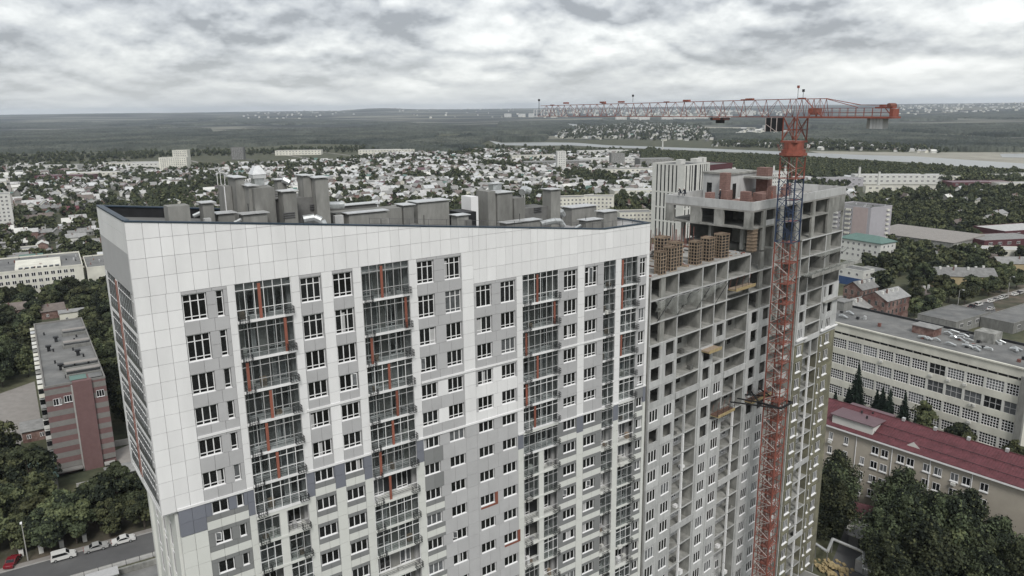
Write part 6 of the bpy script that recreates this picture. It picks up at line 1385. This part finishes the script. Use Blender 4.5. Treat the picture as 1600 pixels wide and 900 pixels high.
# ================================================================ trees and suburb
def scatter_fast(poly, n, seed):
    r_ = np.random.RandomState(seed); W_ = np.array([gp(u, v) for u, v in poly]); k = n * 12
    X, Y = r_.uniform(W_[:, 0].min(), W_[:, 0].max(), k), r_.uniform(W_[:, 1].min(), W_[:, 1].max(), k); ok = pip(X, Y, [tuple(p) for p in W_]); return list(zip(X[ok][:n], Y[ok][:n]))
def scatter_poly(poly, n, pad=1.0, tries=40, mind=4.0, seed=0):
    "n spots on the ground inside a surveyed outline, kept apart"
    rs = random.Random(seed); us = [p[0] for p in poly]; vs = [p[1] for p in poly]; W_ = [gp(u, v) for u, v in poly]
    x0, x1 = min(p[0] for p in W_), max(p[0] for p in W_); y0, y1 = min(p[1] for p in W_), max(p[1] for p in W_); out = []
    for _ in range(n * tries):
        if len(out) >= n: break
        x, y = rs.uniform(x0, x1), rs.uniform(y0, y1)
        if not pip([x], [y], [(p[0], p[1]) for p in W_])[0] or blocked(x, y, pad) or any((x - a) ** 2 + (y - b_) ** 2 < mind * mind for a, b_ in out): continue
        out.append((x, y))
    return out
def plant(poly, n, protos, smin, smax, grp, desc, seed, pad=1.5, mind=4.5, name='tree'):
    for x, y in scatter_poly(poly, n, pad, 60, mind, seed):
        u, v, _ = proj(x, y, 0); p = rnd.choice(protos); s = rnd.uniform(smin, smax); d_ = rnd.choice(desc)
        if u < -60 or u > 1670: continue
        SLOT = 'lower' if v > 780 else 'upper' if v < 600 else 'middle'
        tree(x, y, p, s, '%s tree %s, %s' % (d_, where(u), depth(v)), grp)
D1 = ['dense dark green', 'broad mid green', 'loose pale green', 'tall dark', 'short bushy']
plant([(-60, 885), (-60, 800), (60, 800), (100, 812), (190, 790), (262, 800), (205, 850), (100, 872)], 30, NEAR, .8, 1.15, 'trees along the lower left street', D1, 1, pad=.3, mind=4.6)
plant([(-60, 800), (-60, 730), (50, 740), (85, 790), (60, 810)], 12, NEAR, .9, 1.3, 'trees along the lower left street', D1, 2, mind=5)
plant([(165, 640), (165, 560), (200, 560), (212, 640), (206, 690), (178, 700)], 12, NEAR, .9, 1.2, 'trees between the brick block and the tower', D1, 3, mind=5)
plant([(120, 560), (130, 470), (175, 470), (190, 560), (170, 600)], 24, NEAR, .9, 1.2, 'trees between the brick block and the tower', D1, 4, mind=6)
plant([(-60, 620), (-60, 450), (60, 500), (50, 600)], 34, NEAR, .85, 1.25, 'trees left of the brick block', D1, 5, mind=6)
plant([(-60, 500), (-60, 458), (180, 455), (180, 500)], 30, NEAR, .85, 1.2, 'trees before the pale institute', D1, 6, mind=7)
plant([(1290, 850), (1283, 760), (1300, 745), (1335, 790), (1320, 850)], 9, BIRCH, .75, .95, 'dark trees between the office and the unfinished block', ['tall dark', 'dense dark'], 7, mind=5)
plant([(1358, 960), (1368, 850), (1400, 800), (1470, 830), (1560, 890), (1600, 960)], 19, BIRCH, .8, 1.05, 'tall dark trees before the office', ['drooping dark birch', 'tall dark', 'loose dark'], 8, pad=.5, mind=4.6)
plant([(1440, 690), (1430, 640), (1530, 650), (1600, 690), (1600, 730)], 9, NEAR, .9, 1.2, 'round trees between office and factory', D1, 9, pad=.4, mind=5)
for i, (u, v, s) in enumerate(((1335, 652, 1.2), (1374, 668, 1.05), (1385, 675, .95), (1366, 662, .9), (1408, 682, .95), (1323, 648, .75), (1425, 695, .6), (1303, 645, .6))):
    q = gp(u, v); e = empty('spruce_tree', q[0], q[1], 0, 90, ['tallest dark spruce at the left before the factory', 'second spruce of the group before the factory', 'slim spruce in the middle of the group', 'spruce close behind the second one', 'pointed spruce at the right end of the group', 'small spruce left of the tallest', 'small low spruce right of the group', 'small spruce by the unfinished block'][i], 'spruce', 'spruces between office and factory'); e.scale = (s, s, s * 1.05)
    link('crown', SPR[i % 2], e); link('trunk', SPT, e)
plant([(1400, 500), (1445, 440), (1600, 430), (1640, 440), (1560, 460), (1470, 492)], 26, NEAR, .9, 1.2, 'street trees behind the parked cars', D1, 10, pad=.2, mind=6)
plant([(1540, 690), (1600, 700), (1600, 740), (1560, 730)], 5, NEAR, .7, .9, 'round trees between office and factory', D1, 11, pad=.2)

# mid distance: every tree of the nearer suburb is a tree, the rest stand joined
ZR = [(1322, 322), (1500, 296), (1640, 290), (1700, 430), (1480, 440), (1400, 470), (1330, 430), (1398, 400)]
ZL = [(-80, 262), (170, 258), (300, 262), (420, 258), (560, 250), (620, 240), (760, 236), (1000, 240), (1030, 262), (1330, 262), (1330, 330), (1000, 345), (600, 345), (150, 470), (-80, 470)]
ZV = [(878, 205), (905, 196), (950, 190), (1010, 192), (1090, 196), (1110, 205), (1112, 221), (1060, 221), (990, 219), (905, 218), (865, 217)]
ZV2 = [(1110, 229), (1130, 222), (1290, 222), (1480, 236), (1480, 240), (1290, 235)]
gfr = FR(0, 0, 57); HS = []; TR = []
rs = random.Random(77)
def zone(u, v):
    if pip([u], [v], ZR)[0]: return 'R'
    if pip([u], [v], ZL)[0]: return 'L'
    return None
pu = np.arange(-900, 1900, 9.6); pv = []
v_ = 90.; k = 0
while v_ < 2100: pv.append(v_); k += 1; v_ += 10.5 if k % 2 else 15
for b_ in pv:
    for a_ in pu:
        q = gfr.w(a_ + rs.uniform(-2, 2), b_ + rs.uniform(-1.5, 1.5)); 
        if q[1] < 150 or v_ < 0: continue
        u, v, d_ = proj(q[0], q[1], 0)
        if not (-90 < u < 1700) or v < 232: continue
        zn = zone(u, v)
        if not zn or blocked(q[0], q[1], 7): continue
        if any(pip([u], [v], p)[0] for p in WOODS) or pip([u], [v], F3)[0]: continue
        dens = .86 if zn == 'L' else .10
        if zn == 'L' and v > 320: dens = .34
        if zn == 'L' and u < 340 and v < 330: dens = .72
        green = vnoise(np.array([q[0] / 90.]), np.array([q[1] / 90. + 7]), 3)[0]
        if green > .70: dens *= .12
        if rs.random() < dens: HS.append((q[0], q[1], u, v, d_))
        else: 
            for t_ in range(1): TR.append((q[0] + rs.uniform(-6, 6), q[1] + rs.uniform(-6, 6), u, v, d_))
        if rs.random() < ((.16 if u > 330 and v < 320 else .28) if zn == 'L' else .5): TR.append((q[0] + rs.uniform(5, 9), q[1] + rs.uniform(5, 9), u, v, d_))
        if zn == 'R' and rs.random() < .9: TR.append((q[0] - rs.uniform(3, 8), q[1] + rs.uniform(3, 8), u, v, d_))
for i, a_ in enumerate(range(-760, 900, 94)): fr_obj(gfr, 'road', MB().box(a_ + 1, a_ + 6.5, 480, 1650, .02, .03, 'paving' if i % 3 else 'asphalt'), kind='structure')
HS = [h_ for h_ in HS if (((np.array(h_[:2]) @ gfr.d) + 760) % 94) > 11 or h_[3] > 330]
TR = [h_ for h_ in TR if (((np.array(h_[:2]) @ gfr.d) + 760) % 94) > 9 or h_[3] > 330]
HS.sort(key=lambda t_: t_[4]); TR = [t_ for t_ in TR if not blocked(t_[0], t_[1], 2.5)]; TR.sort(key=lambda t_: t_[4])
def house_shape(a, Lx, W, h_, rise, wall, roof, T=None):
    o = len(a.v); P = [(-Lx / 2, -W / 2), (Lx / 2, -W / 2), (Lx / 2, W / 2), (-Lx / 2, W / 2)]
    V_ = [(x, y, 0) for x, y in P] + [(x, y, h_) for x, y in P] + [(-Lx / 2, 0, h_ + rise), (Lx / 2, 0, h_ + rise)]
    ov = .45; V_ += [(-Lx / 2 - ov, -W / 2 - ov, h_ - .15), (Lx / 2 + ov, -W / 2 - ov, h_ - .15), (Lx / 2 + ov, 0, h_ + rise + .12), (-Lx / 2 - ov, 0, h_ + rise + .12), (-Lx / 2 - ov, W / 2 + ov, h_ - .15), (Lx / 2 + ov, W / 2 + ov, h_ - .15)]
    if T: x0, y0, c_, s_ = T; V_ = [(x0 + x * c_ - y * s_, y0 + x * s_ + y * c_, z) for x, y, z in V_]
    a.v += V_; F_ = [(0, 1, 5, 4), (1, 2, 6, 9, 5), (2, 3, 7, 6), (3, 0, 4, 8, 7)]; a.f += [tuple(o + i for i in f) for f in F_]; a.m += [a.mi(wall)] * 4
    a.f += [tuple(o + i for i in f) for f in ((10, 11, 12, 13), (13, 12, 15, 14))]; a.m += [a.mi(roof)] * 2
ROOFS = ['pale_roof'] * 14 + ['slate_roof'] * 12 + ['brown_roof'] * 5 + ['tin'] * 4 + ['red_roof_flat', 'teal_roof', 'white_wall', 'white_wall']; WALLS = ['band_grey', 'white_wall', 'stucco', 'stucco', 'stucco_dark', 'old_brick', 'cream_wall', 'stucco', 'cream_wall', 'brick']
RN = dict(pale_roof='pale', slate_roof='dark', brown_roof='brown', tin='metal', red_roof_flat='red', teal_roof='green', white_wall='white')
WN = dict(cream_wall='cream', white_wall='white', brick='brick', stucco='grey', old_brick='maroon', stucco_dark='dark', band_grey='brownish')
rest = MB(); HM = {}; seen_l = {}
for i, (x, y, u, v, d_) in enumerate(HS):
    rf_, wl = rs.choice(ROOFS), rs.choice(WALLS); Lx, W, h_, ri = rs.choice([6.5, 8, 9, 11]), rs.choice([5.5, 6.5, 7.5]), rs.choice([3, 3.6, 5]), rs.choice([1.6, 2.4, 3.2]); ang = R(33) + rs.choice([0, math.pi / 2]) + rs.uniform(-.06, .06)
    if i < 290:
        k = (Lx, W, h_, ri, wl, rf_)
        if k not in HM:
            a = MB(); house_shape(a, *k); c_ = Lx * .2
            a.box(c_, c_ + .6, -1.6, -1.0, h_ + .3, h_ + ri + .7, 'old_brick')
            for j in range(3): a.box(-Lx / 2 + (j + .5) * Lx / 3 - .5, -Lx / 2 + (j + .5) * Lx / 3 + .5, -W / 2 - .04, -W / 2 - .01, 1, 2.2, 'glass')
            HM[k] = a.mesh('village_house')
        o = link('village_house', HM[k], None, (x, y, 0), ang)
        size = 'small' if Lx < 8 else 'long' if Lx > 10 else 'broad' if W > 7 else 'square'
        lab = '%s %s house, %s %sroof, %s, %s' % (size, WN[wl], RN[rf_], 'steep ' if ri > 3 else '', where(u), depth(v)); tag(o, lab, 'house', 'small houses of the suburb')
    else:
        house_shape(rest, Lx, W, h_, ri, wl, rf_, (x, y, math.cos(ang), math.sin(ang)))
    if rs.random() < .55: xx, yy = x + rs.uniform(-8, 8), y + rs.choice([-8, 8]); house_shape(rest, rs.uniform(3, 6), rs.uniform(3, 5), 2.2, .8, 'stucco', rs.choice(ROOFS), (xx, yy, math.cos(ang), math.sin(ang)))
rest.build('outlying_houses', kind='stuff')
rest = MB()
for (zn, n_) in ((ZV, 520), (ZV2, 110)):
    for x, y in scatter_fast(zn, n_, 5):
        ang = rs.uniform(0, 3); house_shape(rest, rs.uniform(7, 13), rs.uniform(6, 9), rs.uniform(3, 4.5), 2.5, rs.choice(['white_wall', 'cream_wall', 'stucco']), rs.choice(ROOFS), (x, y, math.cos(ang), math.sin(ang)))
rest.build('riverside_village', kind='stuff')
rest = MB()
for zn, n_, hh in (([(560, 181), (640, 172), (800, 176), (840, 186), (640, 187)], 420, 9), ([(850, 186), (1230, 182), (1240, 176), (850, 178)], 380, 12), ([(1390, 182), (1640, 176), (1640, 168), (1400, 172)], 260, 9), ([(380, 192), (560, 184), (560, 178), (380, 184)], 90, 8), ([(1150, 214), (1235, 212), (1240, 206), (1160, 206)], 26, 8)):
    for x, y in scatter_fast(zn, n_, 8):
        an = rs.uniform(0, 3); w_ = rs.uniform(9, 26); z_ = float(elev(np.array([x]), np.array([y]))[0]); o = MB(); house_shape(rest, w_, rs.uniform(9, 14), hh * rs.uniform(.6, 1.6) + z_, 3, rs.choice(['white_wall', 'cream_wall', 'stucco']), rs.choice(['pale_roof', 'slate_roof', 'white_wall']), (x, y, math.cos(an), math.sin(an)))
rest.build('distant_settlement', kind='stuff')
NT = max(0, 296 - len(TREES) - 8)
fv, ff, fm_ = [], [], []; nv = 0
for i, (x, y, u, v, d_) in enumerate(TR):
    if i < NT: tree(x, y, rnd.choice(MID), rnd.uniform(.8, 1.25), '%s suburb tree %s, %s' % (rnd.choice(D1), where(u), depth(v)), 'trees of the suburb')
    else:
        near = d_ < 620; V0, F0, M0 = (rnd.choice(MID)[2] if near else rnd.choice(FARP)); s = rnd.uniform(.7, 1.25); an = rnd.uniform(0, 6.28); c_, s_ = math.cos(an) * s, math.sin(an) * s
        fv.append(np.stack([x + V0[:, 0] * c_ - V0[:, 1] * s_, y + V0[:, 0] * s_ + V0[:, 1] * c_, V0[:, 2] * s], 1)); ff.append(F0 + nv); fm_.append(M0); nv += len(V0)
zv = 0
for zn, n_ in ((F3, 3600), (ZV, 1500), (ZV2, 500), ([(1010, 240), (1100, 262), (1180, 272), (1280, 283), (1350, 279), (1480, 286), (1640, 298), (1640, 288), (1480, 280), (1350, 274), (1180, 268), (1010, 236)], 500), ([(-80, 262), (300, 246), (560, 238), (760, 238), (1000, 246), (1000, 238), (760, 231), (560, 232), (300, 238), (-80, 246)], 800)):
    for x, y in scatter_fast(zn, n_, 15):
        V0, F0, M0 = FARP[zv % 4]; zv += 1; s = rnd.uniform(.7, 1.3); fv.append(V0 * s + [x, y, 0]); ff.append(F0 + nv); fm_.append(M0); nv += len(V0)
print('houses', len(HS), 'trees', len(TR), 'near trees', len(TREES), 'stuff quads', sum(len(f) for f in ff))
link('outlying_trees', np_mesh('outlying_trees', np.concatenate(fv), np.concatenate(ff), ['leaf', 'leaf_light', 'leaf_dark'], np.concatenate(fm_)), kind='stuff')

# look-alikes in one spot are told apart by their order across the picture
ORD = 'leftmost second third fourth fifth sixth seventh eighth ninth tenth eleventh twelfth thirteenth fourteenth fifteenth'.split()
byl = {}
for o in C.objects:
    if o.parent is None and 'category' in o and 'group' in o: byl.setdefault(o['label'], []).append(o)
for lab, os_ in byl.items():
    if len(os_) < 2: continue
    os_.sort(key=lambda o: proj(*o.location)[0])
    for i, o in enumerate(os_): o['label'] = (('%s from left, ' % ORD[i] if i else 'leftmost ') if i < 15 else 'far right one, ') + lab
# ================================================================ the air
m = bpy.data.materials.new('haze'); m.use_nodes = True; t = m.node_tree; t.nodes.remove(t.nodes['Principled BSDF'])
pv_ = t.nodes.new('ShaderNodeVolumePrincipled'); pv_.inputs['Color'].default_value = (.78, .87, .98, 1); pv_.inputs['Density'].default_value = 5.5e-5; pv_.inputs['Anisotropy'].default_value = .1
t.links.new(pv_.outputs[0], t.nodes['Material Output'].inputs['Volume'])
MAT['haze'] = m; hz_ = MB().box(-20500, 20500, -20500, 20500, -4, 190, 'haze').build('haze', kind='stuff')
